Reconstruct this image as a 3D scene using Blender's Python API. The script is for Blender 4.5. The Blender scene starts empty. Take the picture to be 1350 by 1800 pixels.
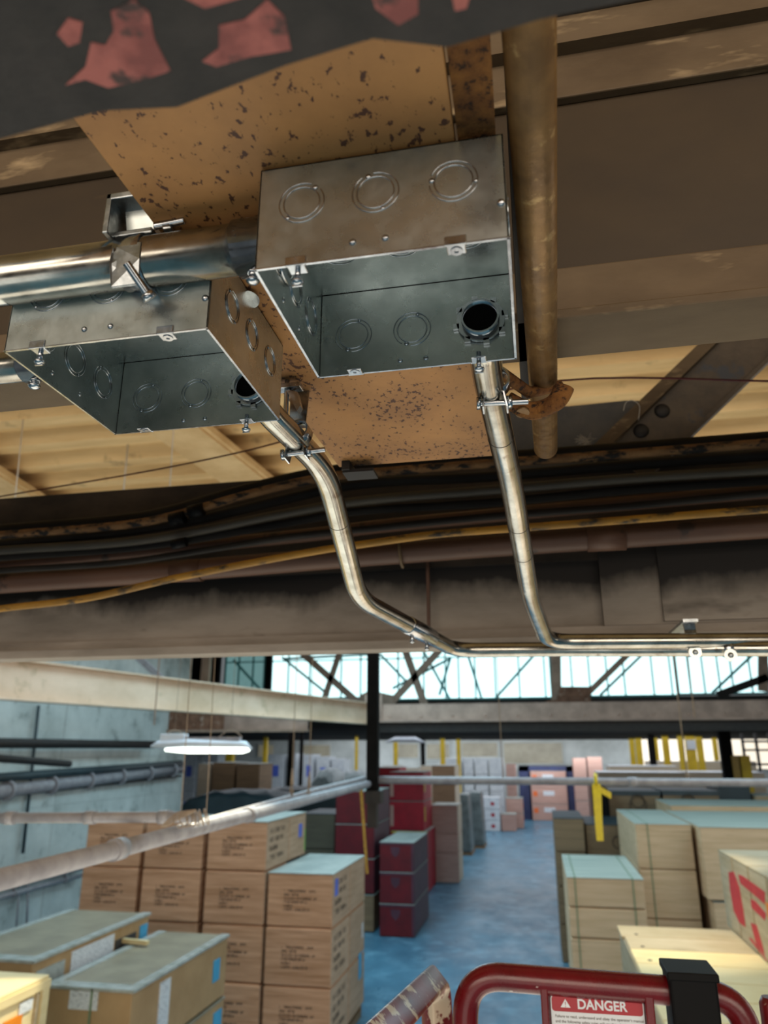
import bpy, math, random
from mathutils import Vector
random.seed(7)
SC = bpy.context.scene
COL = SC.collection
# ------------------------------------------------------------------ camera
F = 1300.0; PIT = math.radians(17.9); YAW = math.radians(11.3); CZ = 4.5
cam = bpy.data.cameras.new('camera'); cam_o = bpy.data.objects.new('camera', cam); COL.objects.link(cam_o)
cam.sensor_fit = 'VERTICAL'; cam.sensor_height = 36.0; cam.lens = F/1800*36
cam_o.location = (0, 0, CZ); cam_o.rotation_euler = (math.pi/2+PIT, 0, YAW)
cam.clip_start = .01; cam.clip_end = 300
cam.dof.use_dof = True; cam.dof.focus_distance = 0.78; cam.dof.aperture_fstop = 6.8
SC.camera = cam_o
SC.view_settings.view_transform = 'Standard'; SC.view_settings.look = 'None'
SC.view_settings.gamma = 1; SC.view_settings.use_curve_mapping = False
SC.view_settings.exposure = 0.0
# ------------------------------------------------------------------ world + lights
w = bpy.data.worlds.new('world'); SC.world = w; w.use_nodes = True
w.node_tree.nodes['Background'].inputs[0].default_value = (.75, .82, .85, 1)
w.node_tree.nodes['Background'].inputs[1].default_value = 0.20

def area(name, loc, rot, size, size_y, power, color):
    l = bpy.data.lights.new(name, 'AREA'); l.shape = 'RECTANGLE'; l.size = size; l.size_y = size_y
    l.energy = power; l.color = color
    o = bpy.data.objects.new(name, l); o.location = loc; o.rotation_euler = rot; COL.objects.link(o); return o
def spot(name, loc, target, power, color, deg, blend=.25, rad=.03):
    l = bpy.data.lights.new(name, 'SPOT'); l.energy = power; l.color = color; l.spot_size = math.radians(deg)
    l.spot_blend = blend; l.shadow_soft_size = rad
    o = bpy.data.objects.new(name, l); o.location = loc; COL.objects.link(o)
    o.rotation_euler = (Vector(target)-Vector(loc)).to_track_quat('-Z', 'Y').to_euler(); return o
area('skylight_aisle', (-3.6, 17, 8.8), (0, math.radians(-12), 0), 5, 13, 900, (.52, .84, 1.0))
area('right_tops_fill', (6.0, 13.5, 8.8), (0, math.radians(8), 0), 4, 9, 400, (.55, .86, 1.0))  # fill lamp added to brighten the crate tops at right
area('skylight_near', (-1.5, 9.0, 8.6), (math.radians(-15), 0, 0), 12, 5, 420, (.72, .90, 1.0))
area('far_bay_fill', (-2, 42, 5.2), (0, 0, 0), 26, 26, 2300, (.86, .92, 1.0))  # unseen area lamp under the closed low ceiling, added to lift the far bays
area('left_wall_fill', (-8.2, 13, 8.8), (0, math.radians(-20), 0), 4, 16, 300, (.76, .92, 1.0))  # extra lamp put in to brighten the left wall
area('far_wall_fill', (-2, 53, 4.9), (math.radians(70), 0, 0), 30, 1.0, 700, (.92, .96, 1.0))  # added lamp turned on the back wall, no such source there
area('warm_fill_behind', (1.5, -7, 5.6), (math.radians(78), 0, 0), 14, 4, 760, (1.0, .86, .70))  # unseen warm fill behind the camera, added for the crate fronts
area('warm_fill_right', (9.5, 9, 6.0), (0, math.radians(62), 0), 8, 10, 330, (1.0, .90, .76))  # added warm side fill for the fronts of the pale crates
area('floor_bounce_fill', (-.6, 3.2, 1.8), (math.radians(180), 0, 0), 6, 5, 150, (1.0, .88, .70))  # upward lamp added in place of light bounced off the floor
area('box_interior_fill', (-.3, -1.6, 3.1), (math.radians(128), 0, 0), 2.2, 1.2, 9, (1.0, .95, .86))  # small fill added below the camera to light the open box interiors
spot('sunbeam_crate', (1.4, 8.0, 8.9), (1.15, 8.9, 2.65), 1500, (1.0, .84, .52), 24, .9)
spot('sunbeam_pipe', (-2.5, 6.9, 8.8), (-2.25, 5.0, 4.05), 3200, (1.0, .93, .70), 34, .7)
spot('sunbeam_left', (-1.2, 6.6, 8.8), (-4.3, 5.6, 2.5), 2600, (1.0, .92, .66), 13, .4)

# ------------------------------------------------------------------ measuring: pixel of the photo -> point on a plane of the place
def P(px, py, X=None, Y=None, Z=None):
    r = (px-675)/F; dy = (900-py)/F
    f = math.cos(PIT)-dy*math.sin(PIT); u = math.sin(PIT)+dy*math.cos(PIT)
    d = (r*math.cos(YAW)-f*math.sin(YAW), r*math.sin(YAW)+f*math.cos(YAW), u)
    t = X/d[0] if X is not None else (Y/d[1] if Y is not None else (Z-CZ)/d[2])
    return Vector((d[0]*t, d[1]*t, CZ+d[2]*t))

# ------------------------------------------------------------------ materials
def lin(h):
    h = h.lstrip('#'); c = [int(h[i:i+2], 16)/255 for i in (0, 2, 4)]
    return tuple((x/12.92 if x <= .04045 else ((x+.055)/1.055)**2.4) for x in c)+(1,)
MATS = {}
def mat(name, c1, c2=None, rough=.6, metal=0., scale=4., stretch=(1, 1, 1), bump=.0, detail=6, lo=.35, hi=.65,
        c3=None, s3=30., lo3=.6, hi3=.66, rvar=.0, emis=None, estr=0., bscale=None, stretch3=(1, 1, 1), rand=0., soot=None, cluster=None):
    m = bpy.data.materials.new(name); m.use_nodes = True; nt = m.node_tree; N = nt.nodes; L = nt.links
    b = N['Principled BSDF']; b.inputs['Roughness'].default_value = rough; b.inputs['Metallic'].default_value = metal
    a1 = lin(c1); a2 = lin(c2 or c1)
    tc = N.new('ShaderNodeTexCoord'); oi = N.new('ShaderNodeObjectInfo')
    add = N.new('ShaderNodeVectorMath'); add.operation = 'ADD'
    sc = N.new('ShaderNodeVectorMath'); sc.operation = 'SCALE'; sc.inputs['Scale'].default_value = 17.0
    cmb = N.new('ShaderNodeCombineXYZ')
    for i in range(3): L.new(oi.outputs['Random'], cmb.inputs[i])
    L.new(cmb.outputs[0], sc.inputs[0]); L.new(tc.outputs['Object'], add.inputs[0]); L.new(sc.outputs[0], add.inputs[1])
    def noise(s, st, det):
        mp = N.new('ShaderNodeMapping'); mp.inputs['Scale'].default_value = st; L.new(add.outputs[0], mp.inputs[0])
        n = N.new('ShaderNodeTexNoise'); n.inputs['Scale'].default_value = s; n.inputs['Detail'].default_value = det
        n.inputs['Roughness'].default_value = .6
        L.new(mp.outputs[0], n.inputs['Vector']); return n
    n1 = noise(scale, stretch, detail)
    rp = N.new('ShaderNodeValToRGB'); rp.color_ramp.elements[0].position = lo; rp.color_ramp.elements[1].position = hi
    rp.color_ramp.elements[0].color = a1; rp.color_ramp.elements[1].color = a2
    L.new(n1.outputs['Fac'], rp.inputs[0]); out = rp.outputs[0]
    if c3:
        n3 = noise(s3, stretch3, 4); r3 = N.new('ShaderNodeValToRGB')
        r3.color_ramp.elements[0].position = lo3; r3.color_ramp.elements[1].position = hi3
        r3.color_ramp.elements[0].color = (0, 0, 0, 1); r3.color_ramp.elements[1].color = (1, 1, 1, 1)
        if cluster:                # marks gather in clusters
            nc = noise(cluster, (1, 1, 1), 2); mm = N.new('ShaderNodeMapRange'); mm.inputs[1].default_value = .38; mm.inputs[2].default_value = .62
            mm.inputs[3].default_value = -.045; mm.inputs[4].default_value = .055; L.new(nc.outputs['Fac'], mm.inputs[0])
            ad = N.new('ShaderNodeMath'); ad.operation = 'ADD'; L.new(n3.outputs['Fac'], ad.inputs[0]); L.new(mm.outputs[0], ad.inputs[1]); L.new(ad.outputs[0], r3.inputs[0])
        else: L.new(n3.outputs['Fac'], r3.inputs[0])
        mx = N.new('ShaderNodeMix'); mx.data_type = 'RGBA'; L.new(r3.outputs[0], mx.inputs[0])
        L.new(out, mx.inputs[6]); mx.inputs[7].default_value = lin(c3); out = mx.outputs[2]
    if soot:                       # soot deposit with a ragged lower edge
        sx = N.new('ShaderNodeSeparateXYZ'); L.new(tc.outputs['Object'], sx.inputs[0]); ns = noise(4.5, (1, 1, .6), 5)
        ma = N.new('ShaderNodeMath'); ma.operation = 'MULTIPLY_ADD'; ma.inputs[1].default_value = .16; L.new(ns.outputs['Fac'], ma.inputs[0]); L.new(sx.outputs['Z'], ma.inputs[2])
        mr = N.new('ShaderNodeMapRange'); mr.inputs[1].default_value = soot[0]+.08; mr.inputs[2].default_value = soot[0]+.08+soot[1]; L.new(ma.outputs[0], mr.inputs[0])
        mx = N.new('ShaderNodeMix'); mx.data_type = 'RGBA'; L.new(mr.outputs[0], mx.inputs[0]); L.new(out, mx.inputs[6]); mx.inputs[7].default_value = lin(soot[2]); out = mx.outputs[2]
    if rand:
        hs = N.new('ShaderNodeHueSaturation'); mr = N.new('ShaderNodeMapRange')
        mr.inputs[3].default_value = 1-rand; mr.inputs[4].default_value = 1+rand
        L.new(oi.outputs['Random'], mr.inputs[0]); L.new(mr.outputs[0], hs.inputs['Value']); L.new(out, hs.inputs['Color']); out = hs.outputs[0]
    L.new(out, b.inputs['Base Color'])
    if rvar:
        nr = noise(scale*2.3, stretch, 5); mr = N.new('ShaderNodeMapRange')
        mr.inputs[1].default_value = .3; mr.inputs[2].default_value = .7
        mr.inputs[3].default_value = max(.03, rough-rvar); mr.inputs[4].default_value = min(1, rough+rvar)
        L.new(nr.outputs['Fac'], mr.inputs[0]); L.new(mr.outputs[0], b.inputs['Roughness'])
    if bump:
        nb = noise(bscale or scale*3, stretch, 5); bp = N.new('ShaderNodeBump'); bp.inputs['Strength'].default_value = bump
        bp.inputs['Distance'].default_value = .01
        L.new(nb.outputs['Fac'], bp.inputs['Height']); L.new(bp.outputs[0], b.inputs['Normal'])
    if emis:
        b.inputs['Emission Color'].default_value = lin(emis); b.inputs['Emission Strength'].default_value = estr
    MATS[name] = m; return m
mat('galv', '#a9adaf', '#8c9193', rough=.34, metal=1, scale=22, rvar=.10, bump=.03, bscale=60, c3='#c3c6c8', s3=90, lo3=.5, hi3=.7)
mat('galv_sheet', '#c6cbc8', '#a3aaa7', rough=.30, metal=.9, scale=14, rvar=.09, bump=.02, bscale=30)
mat('zinc', '#c9ccd0', '#a9adb2', rough=.2, metal=1, scale=60, rvar=.08)
mat('emt', '#c2c0b8', '#9c988e', rough=.2, metal=1, scale=16, stretch=(1, 1, 1), rvar=.08, bump=.0, c3='#7b6a5c', s3=26, lo3=.62, hi3=.75)
mat('spotted', '#b58048', '#97683a', rough=.62, scale=9, bump=.05, c3='#4a2610', s3=150, lo3=.585, hi3=.63, stretch3=(1, .7, 1), cluster=9)
mat('rusty', '#8a5a26', '#5b3412', rough=.85, scale=60, bump=.4, c3='#2b190b', s3=120, lo3=.55, hi3=.65)
mat('brown_steel', '#3d2d17', '#302210', rough=.6, scale=5, stretch=(.6, 1, 1), bump=.05, c3='#4d3c22', s3=14, lo3=.66, hi3=.8, stretch3=(.4, 1, 2))
mat('brown_edge', '#69563e', '#503e28', rough=.7, scale=9, stretch=(.4, 1, 1), bump=.1, c3='#a08866', s3=25, lo3=.6, hi3=.75, stretch3=(.3, 1, 1))
mat('bronze', '#8d6b41', '#6e5233', rough=.38, metal=.35, scale=30, bump=.12, bscale=45, c3='#a98a5c', s3=50, lo3=.6, hi3=.7, rvar=.1)
mat('black_bar', '#1c1817', '#2e2826', rough=.7, scale=30, bump=.2)
mat('red_paint', '#a85a52', '#7d3a36', rough=.6, scale=35, lo=.42, hi=.6, bump=.2, c3='#3a2220', s3=60, lo3=.58, hi3=.66)
mat('gusset_steel', '#2f3033', '#45423f', rough=.5, scale=14, bump=.1, c3='#6a6866', s3=70, lo3=.68, hi3=.74)
mat('channel_steel', '#453a30', '#5a4c3d', rough=.5, scale=20, bump=.08, c3='#3a3d45', s3=9)
mat('deck', '#e0c08c', '#b8935f', rough=.55, scale=3, stretch=(.3, 2, 1), bump=.03, c3='#6f5a3c', s3=5, lo3=.62, hi3=.8)
mat('purlin', '#d3b586', '#bd9c6c', rough=.6, scale=6)
mat('sooty', '#a1968a', '#80766b', rough=.75, scale=5, stretch=(.6, 1, 2.2), bump=.08, c3='#3a3028', s3=7, lo3=.62, hi3=.80, stretch3=(.5, 1, 1.2), soot=(.115, .05, '#1d1815'))
mat('soot_band', '#211b17', '#473b31', rough=.85, scale=8, stretch=(.5, 1, 1))
mat('rubber', '#191716', '#2a2724', rough=.6, scale=20, stretch=(.2, 1, 1), bump=.2)
mat('olive_cable', '#3d372c', '#2a261f', rough=.6, scale=20, stretch=(.2, 1, 1), bump=.2)
mat('cracked', '#85603a', '#5b3d20', rough=.85, scale=30, stretch=(.5, 1, 1), bump=.6, c3='#120d09', s3=40, lo3=.50, hi3=.58, stretch3=(.5, 1, 1))
mat('yellow_cable', '#a8781c', '#7a5614', rough=.6, scale=30, stretch=(.3, 1, 1), c3='#1d160a', s3=40, lo3=.54, hi3=.66, stretch3=(.4, 1, 1))
mat('brown_pipe', '#5f3f2d', '#4a3022', rough=.55, scale=8, stretch=(.3, 1, 1), bump=.06, c3='#2a1a12', s3=10, lo3=.6)
mat('grey_pipe', '#a3a1a5', '#87858a', rough=.42, scale=7, bump=.01, c3='#7d716a', s3=14, lo3=.62, hi3=.8)
mat('cream_beam', '#efd2b8', '#d3b597', rough=.7, scale=1.4, stretch=(1, .5, 1), c3='#a08a60', s3=2.4, lo3=.6, hi3=.8)
mat('grey_girder', '#bd9f8e', '#9b8274', rough=.7, scale=2, c3='#7b4a2c', s3=3, lo3=.68, hi3=.8)
mat('dark_steel', '#1d1917', '#2c2622', rough=.6, scale=8)
mat('black_steel', '#0b0a09', '#131110', rough=.8, scale=8)
mat('concrete', '#dfe4df', '#bfc6c1', rough=.85, scale=1.2, bump=.2, bscale=9, c3='#7e8580', s3=2.4, lo3=.58, hi3=.8)
mat('far_concrete', '#c9cecb', '#a9aeab', rough=.85, scale=.6)
mat('floor', '#5689a2', '#3f6c84', rough=.38, scale=.6, stretch=(1, .5, 1), bump=.05, rvar=.12, c3='#7aa9c0', s3=1.8, lo3=.5, hi3=.8)
mat('ceil_dark', '#0d0c0b', '#141210', rough=.9, scale=1)
mat('glass_lit', '#e8ffff', '#d4f7f8', rough=.4, scale=.6, emis='#d2f6f8', estr=1.7)
mat('glass_dim', '#9fcfd0', '#7fb4b6', rough=.4, scale=1.2, emis='#86b4b4', estr=.45)
mat('glass_far', '#8f8a78', '#6f6b5c', rough=.4, scale=1.2, emis='#a39d88', estr=.22)
mat('mullion', '#5fb0b2', '#4d9ea0', rough=.6)  # cyan bloom of the windows put into the colour of silhouetted bars
mat('truss', '#b09683', '#97806f', rough=.7, scale=4)
mat('rust_gusset', '#8d6650', '#6b4a38', rough=.8, scale=5, c3='#b39a88', s3=6)
def wood(name, a, b, c='#7c5b3e', rough=.7, rand=.08, ls=9.):
    mat(name, a, b, rough=rough, scale=3.2, stretch=(.35, .5, 5), detail=7, lo=.3, hi=.7, c3=c, s3=ls, lo3=.60, hi3=.78, stretch3=(.12, .2, 3.2), bump=.05, rand=rand)
wood('crate_wood', '#cf9f7c', '#a77854', '#8a5f41')
wood('crate_side', '#c2a287', '#a88a6e', '#8a7058')
wood('pale_wood', '#d8b894', '#c2a27c', '#9c8060')
wood('shade_wood', '#8d7355', '#776047', '#5c4a36')  # dark wood; on the right back stacks their shade is put into this colour
wood('board_wood', '#bfae92', '#a3906f', '#77684f', ls=5)
wood('pine', '#e4d2a4', '#d6c08c', '#b59f6f', ls=6)
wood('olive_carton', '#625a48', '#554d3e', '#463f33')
wood('pink_carton', '#c9a294', '#b48d80', '#9b776b')
wood('beige_carton', '#c9b9a2', '#b7a68e', '#98876f')
mat('crate_lid', '#a7aaa2', '#8c928c', rough=.65, scale=2, stretch=(1, .4, 1), bump=.05, rand=.05)
mat('ply_top', '#b9bdb0', '#a2aaa0', rough=.7, scale=3, stretch=(.3, 2, 1), bump=.05)
mat('cardboard', '#b3936a', '#a2825a', rough=.75, scale=2, bump=.04, c3='#9b7546', s3=3, lo3=.6, hi3=.8)
mat('carton_top', '#8e8570', '#7a7260', rough=.35, scale=3, bump=.25, bscale=8)
mat('film', '#aeb3b0', '#90968f', rough=.18, scale=8, bump=.4, bscale=20)
mat('label_white', '#e9ebee', '#cfd3d8', rough=.5, scale=60, stretch=(.3, .3, 3), c3='#8e959e', s3=80, lo3=.55, hi3=.6, stretch3=(.3, .3, 2))
mat('label_blue', '#4aa5cf', '#3d93bd', rough=.5)
mat('label_violet', '#5c74d8', '#5069c9', rough=.5)
mat('label_orange', '#e98a1e', '#dd7b12', rough=.5)
mat('label_green', '#6fb04a', '#63a23f', rough=.5)
mat('orange_patch', '#e9773c', '#de6a30', rough=.5)
mat('ink', '#453a31', '#54483c', rough=.8)
mat('strap_green', '#7c9270', '#6c8261', rough=.5)
mat('crate_red', '#b3122b', '#9a0f25', rough=.55, scale=3, rand=.08)
mat('crate_deepred', '#6a0716', '#560512', rough=.55, scale=3, rand=.05)
mat('crate_maroon', '#57303f', '#482735', rough=.55, scale=3)
mat('red_marking', '#c8383a', '#b42c35', rough=.7, scale=14, bump=.1)
mat('white_goods', '#dfe3e6', '#c4cad0', rough=.35, scale=4, bump=.2, rand=.06)
mat('grey_wrap', '#6f7d7e', '#4e5a5b', rough=.35, scale=3, bump=.5, bscale=6)
mat('tarp', '#35454a', '#2a383d', rough=.45, scale=1.5, bump=.2)
mat('blue_container', '#39426b', '#2d3558', rough=.5, scale=2)
mat('yellow_post', '#d9b51f', '#c19f17', rough=.5, scale=3)
mat('yellow_tape', '#e6cf1c', '#d6bd14', rough=.4, scale=20)
mat('gold_tape', '#b28f2c', '#8e6f1e', rough=.4, scale=30)
mat('lift_red', '#691016', '#540c12', rough=.26, scale=12, bump=.04, c3='#c9bdb4', s3=26, lo3=.72, hi3=.76, rvar=.08)
mat('worn_red', '#7a1a1e', '#5a1417', rough=.3, scale=10, bump=.06, c3='#c9b8a0', s3=22, lo3=.55, hi3=.60, metal=.1)
mat('black_plastic', '#08080a', '#0c0c0c', rough=.55)
mat('sign_white', '#d9dde0', '#cdd1d5', rough=.35)
mat('sign_red', '#a3202a', '#961c26', rough=.35)
mat('lamp_white', '#dfe6ee', '#cfd8e2', rough=.4)
mat('lamp_glow', '#ffffff', '#ffffff', rough=.4, emis='#f4fff0', estr=3.5)
mat('red_string', '#5b0f16', '#43090f', rough=.7)
mat('wire', '#a9957f', '#8d7a67', rough=.5)
mat('fluff', '#c9c3ba', '#b3ada4', rough=.9)
mat('hole_dark', '#050505', '#080707', rough=.9)

for n_ in ('black_plastic', 'black_steel', 'ceil_dark', 'hole_dark', 'rubber'): MATS[n_].node_tree.nodes['Principled BSDF'].inputs['Specular IOR Level'].default_value = .12
# ------------------------------------------------------------------ mesh builder
class MB:
    def __init__(s): s.v = []; s.f = []; s.sm = []
    def face(s, idx, smooth=False): s.f.append(idx); s.sm.append(smooth)
    def box(s, x0, x1, y0, y1, z0, z1):
        s.hexa([(x0,y0,z0),(x1,y0,z0),(x1,y1,z0),(x0,y1,z0),(x0,y0,z1),(x1,y0,z1),(x1,y1,z1),(x0,y1,z1)]); return s
    def hexa(s, p):
        n = len(s.v); s.v += [tuple(q) for q in p]
        for q in ((0,3,2,1),(4,5,6,7),(0,1,5,4),(1,2,6,5),(2,3,7,6),(3,0,4,7)): s.face([n+i for i in q])
        return s
    def prism(s, pts, off):          # polygon extruded by vector
        n = len(s.v); k = len(pts); o = Vector(off)
        s.v += [tuple(Vector(p)) for p in pts]+[tuple(Vector(p)+o) for p in pts]
        s.face(list(range(n+k-1, n-1, -1))); s.face(list(range(n+k, n+2*k)))
        for i in range(k):
            j = (i+1) % k; s.face([n+i, n+j, n+k+j, n+k+i])
        return s
    def tube(s, pts, r, seg=16, caps=True, squash=None):
        pts = [Vector(p) for p in pts]; n0 = len(s.v); m = len(pts)
        rr = r if isinstance(r, (list, tuple)) else [r]*m
        up = None
        for i, p in enumerate(pts):
            t = ((pts[min(i+1, m-1)]-p).normalized()+(p-pts[max(i-1, 0)]).normalized())
            t = t.normalized() if t.length > 1e-9 else Vector((0, 0, 1))
            if up is None: up = Vector((0, 0, 1)) if abs(t.z) < .9 else Vector((0, 1, 0))
            a = t.cross(up)
            a = a.normalized(); b = a.cross(t).normalized(); up = b
            for k in range(seg):
                th = 2*math.pi*k/seg
                q = p+(a*math.cos(th)+b*math.sin(th)*(squash or 1))*rr[i]
                s.v.append(tuple(q))
        for i in range(m-1):
            for k in range(seg):
                k2 = (k+1) % seg
                s.face([n0+i*seg+k, n0+i*seg+k2, n0+(i+1)*seg+k2, n0+(i+1)*seg+k], True)
        if caps:
            s.face([n0+k for k in range(seg-1, -1, -1)]); s.face([n0+(m-1)*seg+k for k in range(seg)])
        return s
    def ring(s, c, axis, r0, r1, h, seg=32):   # flat washer: centre, axis vector, inner, outer, thickness
        c = Vector(c); a = Vector(axis).normalized(); u = a.orthogonal().normalized(); v = a.cross(u); n = len(s.v)
        for (rr, hh) in ((r0, 0), (r1, 0), (r1, h), (r0, h)):
            for k in range(seg):
                th = 2*math.pi*k/seg; s.v.append(tuple(c+(u*math.cos(th)+v*math.sin(th))*rr+a*hh))
        for q in range(4):
            q2 = (q+1) % 4
            for k in range(seg):
                k2 = (k+1) % seg; s.face([n+q*seg+k, n+q*seg+k2, n+q2*seg+k2, n+q2*seg+k], q in (1, 3))
        return s
    def torus(s, c, axis, R, r, seg=32, sub=6, a0=0, a1=360):
        c = Vector(c); a = Vector(axis).normalized(); u = a.orthogonal().normalized(); v = a.cross(u); n = len(s.v)
        full = a1-a0 >= 360; m = seg if full else seg+1
        for k in range(m):
            th = math.radians(a0+(a1-a0)*k/seg); d = u*math.cos(th)+v*math.sin(th)
            for j in range(sub):
                ph = 2*math.pi*j/sub; s.v.append(tuple(c+d*(R+r*math.cos(ph))+a*r*math.sin(ph)))
        for k in range(seg):
            k2 = (k+1) % m
            for j in range(sub):
                j2 = (j+1) % sub; s.face([n+k*sub+j, n+k2*sub+j, n+k2*sub+j2, n+k*sub+j2], True)
        return s
    def disc(s, c, axis, r, h, seg=20):
        c = Vector(c); a = Vector(axis).normalized(); return s.tube([c, c+a*h], r, seg)
    def dome(s, c, axis, r, h, seg=16, n_=4):
        c = Vector(c); a = Vector(axis).normalized()
        pts = [c+a*h*math.sin(math.pi/2*i/n_) for i in range(n_+1)]
        rr = [max(r*math.cos(math.pi/2*i/n_), r*.02) for i in range(n_+1)]
        return s.tube(pts, rr, seg)
    def holed(s, o, ux, uy, w, h, cx, cy, r, seg=32):   # sheet with a round hole
        o = Vector(o); ux = Vector(ux); uy = Vector(uy); n = len(s.v)
        for k in range(seg):
            th = 2*math.pi*(k+.5)/seg; c, d = math.cos(th), math.sin(th)
            s.v.append(tuple(o+ux*(cx+r*c)+uy*(cy+r*d)))
            t = min([(w-cx)/c if c > 0 else (-cx/c if c < 0 else 9e9), (h-cy)/d if d > 0 else (-cy/d if d < 0 else 9e9)])
            s.v.append(tuple(o+ux*(cx+t*c)+uy*(cy+t*d)))
        cs = [(w, h), (0, h), (0, 0), (w, 0)]; ca = [math.atan2(b-cy, a-cx) % (2*math.pi) for a, b in cs]
        cid = []
        for a, b in cs: cid.append(len(s.v)); s.v.append(tuple(o+ux*a+uy*b))
        for k in range(seg):
            k2 = (k+1) % seg; a0 = 2*math.pi*(k+.5)/seg; a1 = a0+2*math.pi/seg
            f = [n+2*k, n+2*k+1]
            for q in range(4):
                for sh in (0, 2*math.pi):
                    if a0 < ca[q]+sh < a1: f.append(cid[q])
            f += [n+2*k2+1, n+2*k2]; s.face(f)
        return s
    def build(s, name, m, parent=None, bevel=0, **props):
        base = Vector((0, 0, 0)) if parent is None else wloc(parent)
        me = bpy.data.meshes.new(name)
        if parent is None and s.v:
            xs, ys, zs = zip(*s.v); base = Vector(((min(xs)+max(xs))/2, (min(ys)+max(ys))/2, min(zs)))
        me.from_pydata([tuple(Vector(v)-base) for v in s.v], [], s.f)
        me.polygons.foreach_set('use_smooth', s.sm); me.materials.append(MATS[m] if isinstance(m, str) else m); me.update()
        o = bpy.data.objects.new(name, me); COL.objects.link(o)
        if parent is None: o.location = base
        else: o.parent = parent
        if bevel:
            bv = o.modifiers.new('bevel', 'BEVEL'); bv.width = bevel; bv.segments = 2; bv.limit_method = 'ANGLE'
        for k, v in props.items(): o[k] = v
        return o
def wloc(o):
    l = Vector(o.location)
    while o.parent is not None: o = o.parent; l += Vector(o.location)
    return l
def thing(name, loc, label, category, group=None):
    o = bpy.data.objects.new(name, None); COL.objects.link(o); o.location = loc; o.empty_display_size = .1
    o['label'] = label; o['category'] = category
    if group: o['group'] = group
    return o
def tag(o, label, category, group=None):
    o['label'] = label; o['category'] = category
    if group: o['group'] = group
    return o
def struct(o): o['kind'] = 'structure'; return o
def fillet(pts, rad, n=8):
    pts = [Vector(p) for p in pts]; out = [pts[0]]
    for i in range(1, len(pts)-1):
        a, b, c = pts[i-1], pts[i], pts[i+1]
        r = min(rad, (a-b).length*.48, (c-b).length*.48)
        p0 = b+(a-b).normalized()*r; p2 = b+(c-b).normalized()*r
        for k in range(n+1):
            t = k/n; out.append(p0*(1-t)**2+b*2*t*(1-t)+p2*t*t)
    out.append(pts[-1]); return out
def catmull(pts, n=6):
    pts = [Vector(p) for p in pts]; out = []
    for i in range(len(pts)-1):
        p0 = pts[max(i-1, 0)]; p1 = pts[i]; p2 = pts[i+1]; p3 = pts[min(i+2, len(pts)-1)]
        for k in range(n):
            t = k/n
            out.append(.5*((2*p1)+(p2-p0)*t+(2*p0-5*p1+4*p2-p3)*t*t+(3*p1-p0-3*p2+p3)*t**3))
    out.append(pts[-1]); return out

# ================================================================== THE SETTING
struct(MB().box(-30, 26, -6, 60, -.1, 0).build('floor', 'floor'))
# left block wall with pilasters
wl = struct(MB().box(-11.3, -11, 2, 22.9, 0, 9).build('wall_left', 'concrete'))
for yy in (8.0, 12.2, 16.4, 20.6): MB().box(-11.02, -10.99, yy, yy+.02, 0, 9).build('wall_joint', 'far_concrete', wl)
for zz in (3.3, 4.35, 5.6): MB().box(-11.02, -10.995, 2, 22.9, zz, zz+.015).build('wall_joint', 'far_concrete', wl)
struct(MB().box(-30, 26, 58, 58.3, 0, 6).build('wall_back', 'far_concrete'))
wf = struct(MB().box(-30, -11, 22.9, 23.0, 0, 3.0).build('wall_return', 'concrete'))
# low ceiling over the far bays
struct(MB().box(-30, 26, 24.4, 58, 5.27, 5.4).build('ceiling', 'ceil_dark'))
cl = struct(MB().box(-30, 26, 6.0, 31, 9.0, 9.1).build('ceiling_monitor', 'ceil_dark'))
# clerestory windows of the roof monitor
wn = 0
YC = 30.0
def clere(x0, x1, yt, yb, glass, mull):
    global wn; wn += 1
    a = P(x0, yt, Y=YC); b = P(x1, yt, Y=YC); c = P(x0, yb, Y=YC); d = P(x1, yb, Y=YC)
    X0, X1 = (a.x+c.x)/2, (b.x+d.x)/2; Z0 = (c.z+d.z)/2; Z1 = 8.9
    fr = MB(); s = .07
    fr.box(X0-s, X1+s, YC-.06, YC+.06, Z1, Z1+s); fr.box(X0-s, X1+s, YC-.06, YC+.06, Z0-s, Z0)
    fr.box(X0-s, X0, YC-.06, YC+.06, Z0, Z1); fr.box(X1, X1+s, YC-.06, YC+.06, Z0, Z1)
    f = struct(fr.build('window_%d' % wn, 'mullion'))
    MB().box(X0, X1, YC+.02, YC+.04, Z0, Z1).build('pane', glass, f)
    for mx in mull:
        q = P(mx, (yt+yb)/2, Y=YC).x
        MB().box(q-.03, q+.03, YC-.03, YC+.02, Z0, Z1).build('mullion', 'mullion', f)
    MB().box(X0, X1, YC-.03, YC+.02, 8.05, 8.1).build('mullion', 'mullion', f)
clere(398, 464, 1140, 1213, 'glass_dim', (420, 445))
clere(478, 648, 1140, 1226, 'glass_lit', (507, 545, 600, 634))
clere(662, 966, 1140, 1227, 'glass_lit', (700, 745, 783, 806, 835, 870, 912, 957))
clere(984, 1186, 1140, 1222, 'glass_lit', (1004, 1035, 1066, 1096, 1146, 1178))
clere(1190, 1340, 1140, 1218, 'glass_lit', (1210, 1235, 1262, 1285, 1318))
clere(1352, 1480, 1140, 1218, 'glass_lit', (1390, 1430))
clere(110, 200, 1146, 1190, 'glass_dim', (150,))
clere(235, 330, 1146, 1205, 'glass_dim', (262, 290))
z0 = 5.3
struct(MB().box(-30, 26, 30.1, 30.3, z0, 6.45).build('wall_monitor_sill', 'dark_steel'))
struct(MB().box(-30, -13.2, 30.15, 30.35, 6.45, 9).build('wall_monitor_side', 'dark_steel'))
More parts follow.
